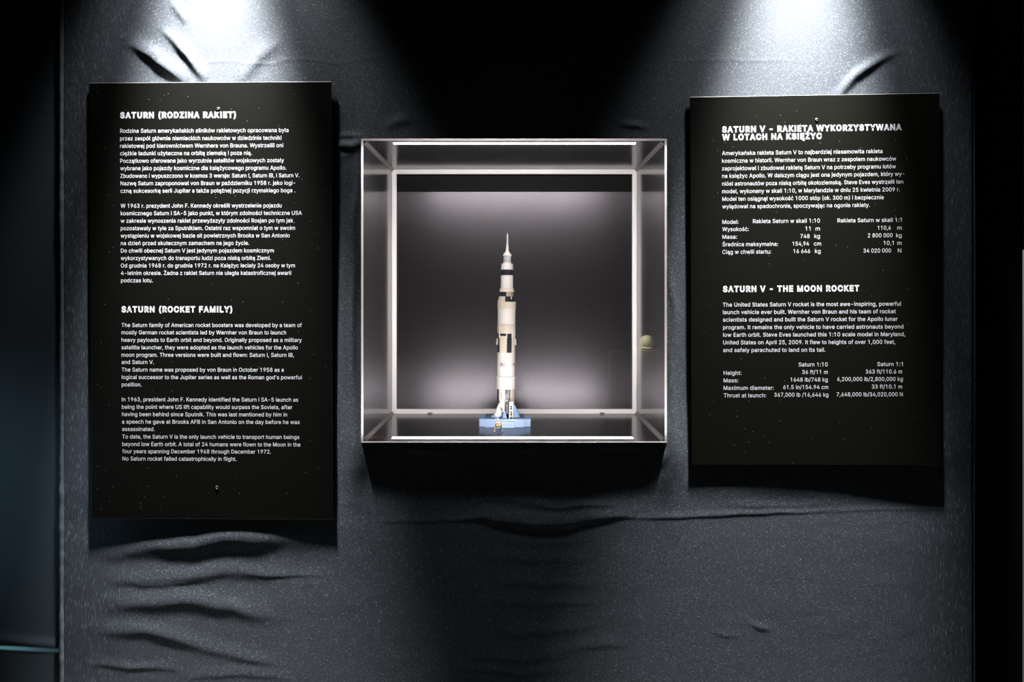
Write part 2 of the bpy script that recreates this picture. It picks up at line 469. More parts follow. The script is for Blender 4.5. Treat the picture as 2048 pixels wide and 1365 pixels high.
struct(sheet('wall_right', WX1-0.002, at(2045, 0, 0.16).x, 0, 3.62, 0.16, M['cloth_right'], right_relief), 'black cloth wall right of the glittering cloth', 'wall')

# the taped edge at the left, the thin seam at the right and the pale post at the right border
def edge_tape(name, x, r, m, seed, y):
    bm = bmesh.new(); rs = random.Random(seed); n = 150
    pts = []; rad = []
    for i in range(n+1):
        z = 3.62*i/n
        pts.append((x+0.0012*math.sin(z*3+seed)+rs.uniform(-.0007, .0007), y, z))
        rad.append(r*(1+0.10*math.sin(z*9+seed*2)+rs.uniform(-.10, .10)))
    tube(bm, pts, rad, 12)
    return obj(name, bm, m, None, True, angle=60)
struct(edge_tape('trim_1', at(123, 0, FAB).x, 0.0115, M['tape'], 3, FAB+0.004), 'grey taped edge of the cloth at the left', 'trim')
struct(edge_tape('trim_2', at(1951, 0, FAB).x, 0.0045, M['tape_dark'], 9, FAB+0.008), 'thin dark seam along the right edge of the cloth', 'trim')
x = at(2044.3, 0, -0.20).x
struct(obj('trim_3', boxes((x, x+0.05, -0.25, -0.20, 0, at(0, 500, -0.20).z)), M['grey_trim'], None, bevel=0.002), 'grey post at the right border', 'trim')
struct(obj('floor', boxes((-4.5, 4.5, -9, 0.5, -0.05, 0)), M['floor']), 'dark floor', 'floor')

# ------------------------------------------------------------------ the display case
D = 0.878
cx0, cx1 = at(726, 0).x, at(1330, 0).x
cz0, cz1 = at(0, 884).z, at(0, 281).z
case = thing('display_case', 'square lit display case with white edges set into the dark cloth wall', 'display case', ((cx0+cx1)/2, 0, cz0))
inv = Matrix.Translation(-Vector(case.location))
def cpart(name, bm, m, **k):
    bm.transform(inv); p = k.pop('parent', case)
    return obj(name, bm, m, p, **k)
T = 0.0095
cpart('side_panel', boxes((cx0-T, cx0, 0.0095, D+.03, cz0-T, cz1+T)), M['panel_side'])
cpart('side_panel', boxes((cx1, cx1+T, 0.0095, D+.03, cz0-T, cz1+T)), M['panel_side'])
cpart('top_panel', boxes((cx0, cx1, 0.0095, D+.03, cz1, cz1+T)), M['panel'])
cpart('bottom_panel', boxes((cx0, cx1, 0.0095, D+.03, cz0-T, cz0)), M['panel'])
bz = at(0, 384, D).z; B = 0.0245
cpart('back_panel', boxes((cx0, cx1, D, D+.018, cz0, bz)), M['panel_back'])
bs = cpart('back_opening', boxes((cx0, cx1, D+.05, D+.06, bz-.05, cz1)), M['black']); bs['label'] = 'matt black strip above the back panel'
cpart('opening_rail', boxes((cx0, cx1, D+.006, D+.05, bz-.012, bz-.0005)), M['black'])
# white bars around the back
for nm, b in (('back_bar', (cx0, cx0+B, D-B, D, cz0, cz1)), ('back_bar', (cx1-B, cx1, D-B, D, cz0, cz1)),
              ('back_bar', (cx0+B, cx1-B, D-B, D, cz1-B, cz1)), ('back_bar', (cx0+B, cx1-B, D-B, D, cz0, cz0+B))):
    cpart(nm, boxes(b), M['bar'], bevel=0.0015)
# grey profiles along the four depth corners
q = 0.014
for sx, sz in ((0, 0), (0, 1), (1, 0), (1, 1)):
    x0 = cx1 if sx else cx0; z0 = cz1 if sz else cz0; ax = -q if sx else q; az = -q if sz else q
    bm = bmesh.new(); pr = []
    for y in (0.012, D-B):
        pr.append([bm.verts.new(p) for p in ((x0, y, z0), (x0+ax, y, z0), (x0+ax, y, z0+az*.12), (x0+ax*.12, y, z0+az), (x0, y, z0+az))])
    for i in range(5):
        j = (i+1) % 5; bm.faces.new((pr[0][i], pr[0][j], pr[1][j], pr[1][i]))
    bm.faces.new(pr[0]); bm.faces.new(pr[1][::-1])
    cpart('corner_profile', bm, M['alu'])
# pale front edges
E = 0.0085; EB = 0.004
def edge_bar(a, b, ia, ib):        # outer ends a, b at the front; inner ends ia, ib a little deeper
    bm = bmesh.new()
    A, B = bm.verts.new((a[0], -.001, a[1])), bm.verts.new((b[0], -.001, b[1]))
    Ai, Bi = bm.verts.new((ia[0], .0095, ia[1])), bm.verts.new((ib[0], .0095, ib[1]))
    Ab, Bb = bm.verts.new((a[0], .0095, a[1])), bm.verts.new((b[0], .0095, b[1]))
    for f in ((A, B, Bi, Ai), (Ai, Bi, Bb, Ab), (A, Ab, Bb, B), (A, Ai, Ab), (B, Bb, Bi)): bm.faces.new(f)
    cpart('front_edge', bm, M['frame'])
o00, o10, o01, o11 = (cx0-E, cz0-EB), (cx1+E, cz0-EB), (cx0-E, cz1+E), (cx1+E, cz1+E)
i00, i10, i01, i11 = (cx0, cz0), (cx1, cz0), (cx0, cz1), (cx1, cz1)
for q_ in ((o00, o01, i00, i01), (o10, o11, i10, i11), (o01, o11, i01, i11), (o00, o10, i00, i10)): edge_bar(*q_)
# the two light strips
def strip(zc, up, xa, xb):
    h = 0.0062
    zw = cz1 if up else cz0
    hs = cpart('light_strip', boxes((xa-.004, xb+.004, .012, .034, min(zw, zc), max(zw, zc))), M['housing'])
    bm = bmesh.new(); n = 10; ends = []
    for x in (xa, xb):
        ends.append([bm.verts.new((x, .023+.0105*math.cos(2*PI*i/n), zc+h*math.sin(2*PI*i/n))) for i in range(n)])
    for i in range(n):
        j = (i+1) % n; bm.faces.new((ends[0][i], ends[0][j], ends[1][j], ends[1][i]))
    bm.faces.new(ends[0]); bm.faces.new(ends[1][::-1])
    d = cpart('diffuser', bm, M['led'], parent=hs); d['label'] = 'glowing white diffuser'
strip(at(0, 286.3, .023).z, True, at(788, 0, .023).x, at(1270, 0, .023).x)
strip(at(0, 877.2, .023).z, False, at(785, 0, .023).x, at(1265, 0, .023).x)
g = cpart('front_glass', boxes((cx0-E*.8, cx1+E*.8, -.0042, -.0014, cz0-EB*.8, cz1+E*.8)), M['glass']); g['label'] = 'clear glass pane'
# two small clips on the lower white bar
for px in (860, 1204):
    x = at(px, 0, D-B).x
    cpart('clip', boxes((x-.013, x+.013, D-B-.006, D-B, cz0, cz0+.008)), M['alu'], bevel=.001)

def wire(name, pts, r, m, label):
    o = bmesh.new(); P = [at(*p) for p in pts]
    fine = []
    for i in range(len(P)-1):
        a = P[max(i-1, 0)]; b = P[i]; c = P[i+1]; d = P[min(i+2, len(P)-1)]
        for k in range(8):
            t = k/8
            fine.append(0.5*((2*b)+(c-a)*t+(2*a-5*b+4*c-d)*t*t+(3*b-3*c+d-a)*t**3))
    fine.append(P[-1]); tube(o, fine, r, 6)
    return tag(obj(name, o, m, None, True), label, 'wire')
wire('thin_wire', [(727, 877.5, .03), (742, 876, .05), (758, 872.5, .06), (768, 876, .05), (774, 881.8, .02)], .0011, M['wire_red'], 'red wire looping up from the left end of the lower light strip')
wire('thin_wire', [(727, 879, .022), (738, 879.5, .03), (750, 875, .05), (760, 877, .04), (768, 882.2, .015)], .0010, M['wire_black'], 'black wire lying under the red one in the bottom left case corner')

# ------------------------------------------------------------------ rocket, stand, lander
RY = 0.47
kr = (RY-CAM.y)/FPX
zp = 1.2614                                       # top of the stand
rx = (1011-VPX)*kr
rocket = thing('rocket_model', 'tall white toy moon rocket with black bands standing on the blue stand', 'model rocket', (rx, RY, zp+.0012), (0, R(0.62), 0))
def Z(py): return CAM.z-(py-VPY)*kr-zp
def Rr(p): return p*kr
def rp(name, bm, m, label=None, smooth=True, parent=None):
    o = obj(name, bm, m, parent or rocket, smooth, angle=30)
    if label: o['label'] = label
    return o
def prof(*pp): return [(Rr(r), Z(y)) for r, y in pp]
rp('escape_tower', lathed(prof((3.9, 504.5), (3.0, 502), (2.4, 491.5), (1.9, 491), (1.7, 485), (1.6, 474), (1.1, 469), (.3, 466.5)), seg=20), M['white'])
rp('capsule', lathed(prof((7.6, 513.3), (8.5, 512.5), (8.6, 511), (8.0, 509.5), (5.0, 505.8), (3.7, 503.5))), M['white'])
rp('service_module', lathed(prof((7.5, 528.4), (7.9, 526), (7.9, 525), (7.3, 524.5), (7.6, 520), (7.3, 519.5), (7.6, 515), (7.2, 514.5), (7.8, 513))), M['pgrey'], 'grey ringed service module')
bm = lathed(prof((8.3, 528.4), (8.3, 525.6)))
rp('collar', bm, M['white'])
rp('adapter', lathed(prof((12.4, 540), (12.2, 537), (11.5, 529.5), (11.2, 528.2))), M['white'])
rp('black_band', lathed(prof((12.6, 551.3), (12.8, 550.8), (12.8, 540.6), (12.5, 540)), prof((13.0, 546), (13.0, 545))), M['pblack'], 'black band')
rp('third_stage', lathed(prof((12.3, 577), (12.3, 551))), M['white'])
rp('flare_ring', lathed(prof((12.4, 584.6), (15.3, 584.4), (15.0, 583.6), (13.6, 579), (12.9, 576.3))), M['cream'])
# the chequered interstage
rp('interstage', lathed(prof((14.6, 604.5), (12.4, 593.5), (12.2, 584))), M['pdark'])
def chequer(name, m, lo, hi, r1b, r1t, quarters, label=None):
    bm = bmesh.new()
    for a in quarters: arc(bm, Rr(8), Rr(r1b), Z(lo), Z(hi), a, a+90, r1t=Rr(r1t))
    return rp(name, bm, m, label)
chequer('chequer_panel', M['pblack'], 593.6, 584.4, 14.6, 13.2, (-94, 86), 'black chequer panel')
chequer('chequer_panel', M['cream'], 593.6, 584.4, 13.7, 12.5, (-4, 176))
chequer('chequer_panel', M['cream'], 604.5, 593.6, 18.2, 15.4, (-100, 80))
chequer('chequer_panel', M['pblack'], 604.5, 593.6, 17.6, 16.6, (-10, 170), 'black chequer panel')
rp('fin_tab', boxes((Rr(8.4), Rr(10.2), -Rr(17.6), -Rr(16), Z(599), Z(594))), M['white'], smooth=False)
rp('second_stage', lathed(prof((17.7, 649), (17.7, 618.2), (18.4, 617.8), (18.4, 614), (18.2, 613.6), (18.2, 604.2))), M['white'])
rp('upper_collar', lathed(prof((18.35, 618.1), (18.5, 617.8), (18.5, 604.5), (18.3, 604.2))), M['cream'], 'cream collar')
rp('lower_collar', lathed(prof((18.0, 667.2), (18.2, 666.8), (18.2, 648.6), (18.0, 648.2))), M['cream'], 'cream collar')
# a row of violet marks down the side of the second stage
def on_skin(bm, r, a, z, w, h, mi=0):
    arc(bm, r-.0006, r+.0004, z-h/2, z+h/2, a-math.degrees(w/2/r), a+math.degrees(w/2/r), 2, mi=mi)
bm = bmesh.new()
for k in range(12):
    on_skin(bm, Rr(17.7), -27, Z(622+k*2.1), .0030, .0026)
rp('side_marking', bm, M['violet'], 'row of small violet marks')
# black and white band between first and second stage
rp('band_core', lathed(prof((17.2, 706), (17.2, 666))), M['pblack'], 'black band core')
bm = bmesh.new()
for a0, a1, y1 in ((-47, 4, 672.2), (39, 128, 667), (-138, -47-88, 667)): arc(bm, Rr(14), Rr(18.0), Z(705.5), Z(y1), a0, a1)
arc(bm, Rr(14), Rr(18.3), Z(691.5), Z(690.2), -47, 4)
rp('band_panel', bm, M['cream'], 'cream panels of the band')
for a in (-49, 3, 40, 62, 128, -128):
    rp('slat', arcs((Rr(17), Rr(19.0), Z(676), Z(653), a-3, a+3, 2, None, Rr(18.5))), M['white'])
for a in (-86, 80):
    rp('retro_fairing', arcs((Rr(17.4), Rr(20.6), Z(690.3), Z(678), a-8, a+8, 3, None, Rr(19.3))), M['white'])
for a in (1,):
    rp('cable_duct', arcs((Rr(17), Rr(18.9), Z(690), Z(675), a-4, a+2, 2)), M['white'])
rp('first_stage', lathed(prof((17.75, 753.5), (17.75, 733), (17.9, 732.6), (17.75, 732.2), (17.75, 705.3))), M['white'])
rp('first_stage_ring', lathed(prof((18.2, 778.6), (18.8, 778), (18.8, 755), (18.95, 754.6), (18.95, 753.4), (18.4, 753))), M['white'])
# flags
def flag(a):
    bm = bmesh.new(); r = Rr(17.75); W, H = Rr(10.2), Rr(7.0); z1 = Z(726.3)
    def patch(u0, u1, v0, v1, mi, lift):
        arc(bm, r-.0006, r+lift, z1-H*v1, z1-H*v0, a+math.degrees(W*(u0-.5)/r), a+math.degrees(W*(u1-.5)/r), 4, mi=mi)
    for k in range(7): patch(0, 1, k*2/13, (k*2+1)/13, 0, .0005)
    for k in range(6): patch(0, 1, (k*2+1)/13, (k*2+2)/13, 1, .0005)
    patch(0, .42, 0, 7/13, 2, .0009)
    for i in range(4):
        for j in range(3): patch(.05+i*.1, .07+i*.1, .06+j*.16, .10+j*.16, 1, .0012)
    o = obj('flag', bm, [M['flag_red'], M['flag_white'], M['flag_blue']], rocket); o['label'] = 'small red white and blue striped flag'
flag(-20); flag(69); flag(159); flag(-111)
# lower body: white quarter panels, dark gaps, engines
rp('thrust_core', lathed(prof((12.4, 812), (15.0, 803), (15.2, 778))), M['pdark'], 'dark grey core')
rp('body_panel', arcs((Rr(13.5), Rr(17.3), Z(802.5), Z(778.2), -52, -5)), M['white'])
rp('body_panel', arcs((Rr(13.5), Rr(17.6), Z(802.5), Z(778.2), 33, 84)), M['cream'])
rp('body_panel', arcs((Rr(13.5), Rr(17.3), Z(802.5), Z(778.2), 128, 175)), M['white'])
rp('body_panel', arcs((Rr(13.5), Rr(17.3), Z(802.5), Z(778.2), -168, -120)), M['white'])
rp('gap_panel', arcs((Rr(13.5), Rr(17.0), Z(803.5), Z(778.2), -112, -53)), M['pblack'], 'black gap between the panels')
rp('skirt_panel', arcs((Rr(10.5), Rr(14.5), Z(825.5), Z(802.5), -42, -6, None, None, Rr(17.0))), M['white'])
rp('skirt_panel', arcs((Rr(13.5), Rr(17.6), Z(827), Z(802.5), 30, 84)), M['cream'])
rp('skirt_panel', arcs((Rr(10.5), Rr(15.5), Z(826), Z(802.5), 128, 175)), M['white'])
bm = bmesh.new(); lathe(bm, [(Rr(3.6), Z(786.6)), (Rr(3.6), Z(778.5))], 12, (Rr(3.5), -Rr(13.5)))
rp('pipe', bm, M['pdark'])
bm = bmesh.new(); lathe(bm, [(Rr(1.0), Z(801)), (Rr(1.0), Z(780))], 10, (Rr(5.5), -Rr(16.2))); box(bm, Rr(2.0), Rr(6.2), -Rr(16.8), -Rr(15.6), Z(793), Z(790))
rp('pipe', bm, M['pgrey'], 'grey pipe in the dark gap')
bm = bmesh.new()
lathe(bm, [(Rr(2.0), Z(801.5)), (Rr(3.6), Z(800.5)), (Rr(3.6), Z(799.5)), (Rr(1.6), Z(798))], 16, (Rr(3.2), -Rr(15.5)))
rp('valve_cap', bm, M['silver'])
for cx, cy in ((3.6, -13.0), (-6.5, -9.5), (9, -8), (0, 3)):
    bm = bmesh.new()
    lathe(bm, [(Rr(5.0), Z(826)), (Rr(4.4), Z(820)), (Rr(4.6), Z(819.5)), (Rr(4.2), Z(812)), (Rr(4.4), Z(811.5)), (Rr(3.9), Z(804)), (Rr(2.4), Z(801.5))], 20, (Rr(cx), Rr(cy)))
    rp('engine', bm, M['engine'], 'ringed dark grey engine')
# fin fairings
def fin(a, m, tall, wide, label=None, rad=17.5):
    bm = bmesh.new(); a = R(a); cx, cy = rad*math.sin(a), -rad*math.cos(a)
    P = []
    for y, r, f in ((831, wide, 0.0), (826, wide*.86, .02), (818, wide*.55, .10), (810, wide*.33, .18), (tall, 1.6, .30)):
        ox, oy = cx*(1-f*1.0), cy*(1-f*1.0)
        P.append([bm.verts.new((Rr(ox+r*math.cos(2*PI*i/16)), Rr(oy+r*math.sin(2*PI*i/16)), Z(y))) for i in range(16)])
    for p, q_ in zip(P, P[1:]):
        for i in range(16):
            j = (i+1) % 16; bm.faces.new((p[i], p[j], q_[j], q_[i]))
    bm.faces.new(P[0][::-1]); bm.faces.new(P[-1])
    o = rp('fin_fairing', bm, m, label)
    return o
fin(-56, M['silver'], 803, 9.6)
fin(124, M['silver'], 803, 9.6); fin(-146, M['silver'], 803, 9.6)
fin(62, M['blue'], 812, 9.0, 'light blue fin fairing', 22)
# blue feet that carry the rocket
for a, r in ((-58, 20), (62, 20), (124, 17), (-146, 17)):
    s, c = math.sin(R(a)), -math.cos(R(a))
    bm = bmesh.new()
    vs = []
    for z, w_ in ((0, 11.5), (Z(830.2), 9.8)):
        vs.append([bm.verts.new((Rr(r*s+w_*math.cos(2*PI*i/10)), Rr(r*c+w_*.7*math.sin(2*PI*i/10)), z)) for i in range(10)])
    for i in range(10):
        j = (i+1) % 10; bm.faces.new((vs[0][i], vs[0][j], vs[1][j], vs[1][i]))
    bm.faces.new(vs[0][::-1]); bm.faces.new(vs[1])
    rp('foot', bm, M['blue'], 'light blue foot', smooth=False)

# lettering: outlines of a plain sans serif in thousandths of an em, keyed by the letter's code
LETTERS = {
    32: (188, []),
    39: (206, [(78, 318, 70, 509, 136, 509, 128, 318)]),
    40: (273, [(89, 207, 92, 264, 101, 324, 114, 384, 132, 441, 153, 494, 177, 539, 236, 539, 212, 485, 191, 428, 174, 370, 161, 313, 154, 258, 151, 207, 154, 161, 160, 115, 172, 67, 188, 16, 209, -38, 236, -96, 177, -96, 139, -21, 111, 55, 95, 131)]),
    41: (273, [(37, -96, 64, -37, 86, 18, 102, 69, 113, 116, 120, 162, 122, 207, 119, 258, 112, 313, 99, 370, 82, 428, 62, 485, 37, 539, 97, 539, 121, 494, 142, 441, 159, 384, 173, 323, 181, 264, 184, 207, 178, 130, 161, 53, 134, -22, 97, -96)]),
    44: (188, [(38, -119, 68, 71, 137, 71, 84, -119)]),
    45: (453, [(337, 244, 337, 188, 114, 188, 114, 244)]),
    46: (188, [(95, -4, 78, -1, 63, 9, 53, 24, 50, 41, 53, 59, 63, 73, 78, 83, 95, 87, 113, 83, 128, 73, 138, 59, 141, 41, 138, 24, 128, 9, 113, -1)]),
    47: (249, [(235, 533, 71, -76, 14, -76, 178, 533)]),
    48: (453, [(227, -7, 174, 1, 130, 24, 95, 62, 69, 113, 53, 178, 48, 254, 53, 330, 69, 395, 95, 447, 130, 484, 174, 508, 227, 516, 279, 508, 323, 484, 358, 447, 384, 395, 400, 330, 405, 254, 400, 178, 384, 113, 359, 62, 323, 24, 279, 1),
        (227, 50, 261, 56, 290, 74, 313, 103, 330, 144, 340, 194, 344, 254, 340, 314, 330, 365, 313, 405, 290, 435, 261, 453, 227, 460, 192, 453, 163, 435, 140, 405, 123, 365, 113, 314, 109, 254, 113, 194, 123, 144, 140, 103, 163, 74, 192, 56)]),
    49: (453, [(276, 509, 276, 0, 212, 0, 212, 448, 209, 448, 86, 358, 86, 427, 198, 509)]),
    50: (453, [(64, 0, 64, 47, 234, 229, 282, 282, 299, 305, 311, 327, 318, 348, 320, 371, 317, 397, 308, 419, 293, 436, 273, 449, 250, 457, 224, 460, 196, 457, 172, 447, 153, 433, 139, 413, 130, 390, 127, 362, 66, 362, 71, 405, 86, 442, 111, 473, 143, 496, 182, 511, 225, 516, 268, 511, 306, 497, 337, 474, 361, 445, 376, 411, 381, 372, 378, 345, 371, 318, 357, 290, 336, 259, 267, 180, 153, 60, 153, 57, 389, 57, 389, 0)]),
    51: (453, [(39, 132, 51, 88, 78, 48, 118, 17, 168, -2, 222, -7, 275, 2, 323, 24, 361, 57, 384, 99, 391, 144, 381, 189, 355, 229, 316, 260, 314, 275, 344, 308, 362, 346, 366, 388, 355, 429, 331, 465, 296, 493, 252, 510, 205, 516, 158, 509, 115, 490, 81, 461, 59, 424, 50, 383, 112, 381, 119, 408, 135, 431, 160, 449, 190, 458, 222, 459, 252, 451, 278, 434, 296, 412, 304, 385, 301, 358, 288, 333, 266, 313, 238, 300, 205, 296, 168, 296, 168, 242, 208, 242, 250, 227, 283, 213, 309, 191, 324, 163, 328, 133, 318, 103, 298, 77, 268, 59, 232, 49, 195, 50, 159, 60, 130, 79, 110, 105, 102, 135)]),
    52: (453, [(40, 105, 40, 158, 247, 509, 311, 509, 109, 166, 109, 163, 413, 163, 413, 105),
        (282, 0, 282, 121, 282, 146, 282, 318, 343, 318, 343, 0)]),
    53: (453, [(221, -7, 178, -2, 140, 11, 108, 32, 83, 60, 66, 93, 60, 130, 122, 130, 127, 108, 138, 89, 154, 73, 173, 60, 196, 52, 221, 50, 250, 53, 276, 64, 298, 82, 314, 104, 324, 131, 328, 162, 324, 193, 314, 221, 297, 244, 275, 262, 248, 273, 218, 277, 192, 275, 167, 268, 145, 258, 128, 246, 67, 253, 96, 509, 366, 509, 366, 452, 151, 452, 134, 301, 136, 301, 155, 315, 178, 325, 203, 331, 229, 334, 263, 330, 294, 321, 321, 306, 345, 285, 364, 260, 379, 231, 388, 199, 391, 163, 385, 117, 369, 76, 343, 41, 309, 15, 268, -1)]),
    54: (453, [(226, -7, 182, -1, 142, 15, 109, 40, 84, 74, 69, 115, 64, 162, 68, 199, 80, 239, 102, 285, 137, 340, 252, 509, 322, 509, 151, 261, 145, 261, 154, 275, 165, 288, 179, 299, 196, 307, 214, 312, 235, 314, 278, 309, 316, 295, 346, 271, 370, 240, 384, 201, 389, 157, 384, 112, 368, 73, 343, 39, 310, 14, 271, -2),
        (226, 48, 254, 52, 279, 63, 299, 79, 314, 101, 324, 128, 327, 157, 324, 187, 314, 213, 299, 235, 279, 251, 254, 262, 226, 265, 198, 262, 174, 252, 153, 235, 138, 214, 128, 188, 125, 158, 128, 128, 138, 102, 153, 79, 174, 63, 198, 52)]),
    55: (453, [(97, 0, 323, 448, 323, 452, 62, 452, 62, 509, 391, 509, 391, 449, 165, 0)]),
    56: (453, [(226, -7, 178, -2, 136, 11, 101, 33, 74, 62, 57, 96, 52, 135, 55, 166, 65, 195, 81, 220, 101, 241, 125, 256, 153, 265, 153, 267, 119, 282, 93, 308, 76, 342, 70, 380, 75, 417, 90, 450, 114, 477, 146, 498, 184, 511, 226, 516, 269, 511, 306, 498, 337, 477, 361, 450, 377, 417, 382, 380, 376, 342, 359, 308, 333, 282, 300, 267, 300, 265, 327, 256, 351, 241, 372, 220, 387, 195, 397, 166, 401, 135, 395, 96, 378, 62, 352, 33, 317, 11, 275, -2),
        (226, 49, 258, 52, 285, 60, 307, 74, 323, 91, 333, 113, 337, 139, 333, 165, 322, 189, 305, 208, 283, 223, 256, 232, 226, 235, 196, 232, 169, 223, 147, 208, 130, 189, 119, 165, 115, 139, 119, 113, 129, 91, 145, 74, 167, 60, 195, 52),
        (226, 290, 252, 292, 274, 300, 293, 313, 307, 330, 316, 351, 319, 376, 316, 399, 308, 420, 294, 437, 275, 449, 252, 457, 226, 460, 200, 457, 177, 449, 159, 437, 145, 420, 136, 399, 133, 376, 136, 351, 145, 330, 159, 313, 178, 300, 201, 292)]),
    57: (453, [(226, 516, 271, 510, 310, 494, 343, 468, 368, 434, 384, 393, 389, 347, 385, 309, 373, 270, 350, 224, 315, 168, 200, 0, 130, 0, 301, 248, 307, 248, 299, 234, 287, 221, 273, 210, 257, 202, 238, 196, 218, 195, 175, 199, 137, 214, 106, 237, 83, 269, 68, 307, 64, 352, 69, 397, 85, 436, 110, 469, 143, 494, 182, 510),
        (226, 460, 199, 457, 174, 446, 154, 429, 138, 407, 129, 381, 125, 352, 129, 322, 138, 295, 154, 274, 174, 257, 199, 247, 226, 243, 254, 247, 279, 257, 299, 273, 314, 295, 324, 321, 327, 350, 324, 381, 314, 407, 299, 429, 279, 446, 254, 457)]),
    58: (188, [(95, -4, 78, -1, 63, 9, 53, 24, 50, 41, 53, 59, 63, 73, 78, 83, 95, 87, 113, 83, 128, 73, 138, 59, 141, 41, 138, 24, 128, 9, 113, -1),
        (95, 271, 78, 274, 63, 284, 53, 299, 50, 316, 53, 334, 63, 349, 78, 359, 95, 362, 113, 359, 128, 349, 138, 334, 141, 316, 138, 299, 128, 284, 113, 274)]),
    65: (480, [(16, 0, 201, 509, 276, 509, 463, 0, 395, 0, 239, 436, 85, 0),
        (110, 142, 110, 199, 370, 199, 370, 142)]),
    66: (456, [(60, 0, 60, 509, 241, 509, 289, 504, 329, 491, 359, 469, 381, 442, 394, 410, 398, 374, 395, 344, 387, 320, 373, 301, 356, 286, 336, 275, 315, 267, 315, 262, 339, 257, 363, 245, 385, 227, 402, 203, 414, 173, 418, 136, 413, 100, 400, 67, 377, 39, 344, 18, 301, 4, 247, 0),
        (125, 57, 245, 57, 296, 63, 330, 80, 349, 105, 355, 137, 352, 161, 342, 184, 327, 203, 306, 218, 279, 228, 248, 231, 125, 231),
        (125, 285, 238, 285, 265, 288, 288, 296, 308, 309, 323, 326, 333, 348, 336, 372, 330, 403, 313, 429, 283, 446, 240, 452, 125, 452)]),
    67: (510, [(267, -7, 205, 1, 150, 25, 104, 63, 70, 115, 48, 179, 40, 254, 48, 329, 70, 393, 104, 445, 150, 484, 205, 508, 267, 516, 305, 513, 340, 504, 373, 490, 402, 471, 427, 447, 448, 418, 463, 385, 473, 348, 408, 348, 401, 373, 389, 395, 375, 413, 357, 428, 337, 440, 315, 449, 292, 454, 267, 456, 223, 450, 184, 432, 150, 403, 125, 364, 109, 314, 103, 254, 109, 194, 125, 145, 151, 105, 184, 76, 223, 59, 267, 53, 292, 55, 315, 60, 337, 69, 357, 81, 375, 96, 389, 114, 401, 136, 408, 160, 473, 160, 463, 124, 448, 91, 428, 62, 402, 38, 373, 19, 341, 5, 305, -4)]),
    68: (502, [(219, 0, 96, 0, 96, 57, 215, 57, 272, 63, 318, 81, 354, 110, 379, 149, 394, 198, 399, 255, 394, 312, 379, 361, 354, 399, 320, 428, 275, 446, 221, 452, 93, 452, 93, 509, 225, 509, 294, 501, 353, 478, 399, 441, 433, 391, 455, 329, 462, 255, 455, 181, 433, 119, 398, 68, 351, 31, 291, 8),
        (125, 509, 125, 0, 60, 0, 60, 509)]),
    69: (419, [(60, 0, 60, 509, 372, 509, 372, 452, 125, 452, 125, 286, 355, 286, 355, 229, 125, 229, 125, 57, 375, 57, 375, 0)]),
    70: (410, [(60, 0, 60, 509, 369, 509, 369, 452, 125, 452, 125, 278, 346, 278, 346, 221, 125, 221, 125, 0)]),
    71: (520, [(269, -7, 205, 1, 149, 25, 104, 64, 69, 116, 47, 179, 40, 254, 47, 329, 69, 393, 103, 445, 149, 484, 203, 508, 265, 516, 304, 513, 340, 504, 374, 489, 403, 469, 429, 445, 449, 416, 465, 384, 474, 349, 408, 349, 399, 372, 387, 393, 373, 411, 356, 427, 337, 439, 315, 448, 291, 454, 265, 456, 222, 450, 183, 432, 150, 404, 125, 364, 109, 314, 103, 254, 109, 194, 125, 145, 151, 105, 184, 76, 224, 59, 269, 53, 309, 57, 345, 71, 374, 93, 396, 123, 410, 160, 415, 202, 434, 199, 283, 199, 283, 256, 478, 256, 478, 200, 471, 141, 451, 91, 419, 50, 377, 19, 326, 0)]),
    72: (517, [(60, 0, 60, 509, 125, 509, 125, 289, 392, 289, 392, 509, 457, 509, 457, 0, 392, 0, 392, 232, 125, 232, 125, 0)]),
    73: (187, [(61, 0, 61, 509, 126, 509, 126, 0)]),
    74: (396, [(185, -7, 124, 3, 75, 33, 44, 81, 33, 145, 33, 173, 98, 173, 98, 145, 104, 104, 122, 74, 149, 56, 185, 50, 220, 56, 248, 74, 266, 104, 272, 145, 272, 509, 336, 509, 336, 145, 326, 81, 294, 33, 246, 3)]),
    75: (467, [(104, 145, 104, 216, 139, 261, 174, 303, 212, 344, 364, 509, 448, 509, 231, 276, 228, 276),
        (60, 0, 60, 509, 125, 509, 125, 334, 124, 225, 125, 193, 125, 0),
        (372, 0, 188, 259, 228, 309, 449, 0)]),
    76: (393, [(60, 0, 60, 509, 125, 509, 125, 57, 361, 57, 361, 0)]),
    77: (614, [(60, 0, 60, 509, 142, 509, 307, 112, 472, 509, 554, 509, 554, 0, 491, 0, 491, 375, 333, 0, 281, 0, 123, 375, 123, 0)]),
    78: (523, [(60, 0, 60, 509, 130, 509, 399, 100, 399, 509, 463, 509, 463, 0, 393, 0, 125, 410, 125, 0)]),
    79: (533, [(267, -7, 205, 1, 150, 25, 105, 63, 70, 115, 48, 179, 40, 254, 48, 329, 70, 393, 105, 445, 150, 484, 205, 508, 267, 516, 329, 508, 384, 484, 429, 445, 464, 393, 486, 329, 493, 254, 486, 179, 464, 115, 429, 63, 384, 25, 329, 1),
        (267, 53, 310, 59, 349, 76, 383, 105, 408, 144, 425, 194, 430, 254, 425, 314, 408, 365, 383, 404, 349, 433, 310, 450, 267, 456, 223, 450, 184, 433, 151, 404, 125, 364, 109, 314, 103, 254, 109, 194, 125, 144, 151, 105, 184, 76, 223, 59)]),
    80: (445, [(60, 0, 60, 509, 235, 509, 289, 503, 332, 487, 366, 462, 390, 430, 404, 391, 409, 348, 404, 304, 390, 265, 366, 233, 332, 207, 289, 191, 235, 186, 109, 186, 109, 242, 233, 242, 269, 246, 297, 256, 318, 272, 333, 294, 342, 319, 344, 348, 342, 376, 333, 402, 318, 423, 297, 439, 268, 449, 232, 452, 125, 452, 125, 0)]),
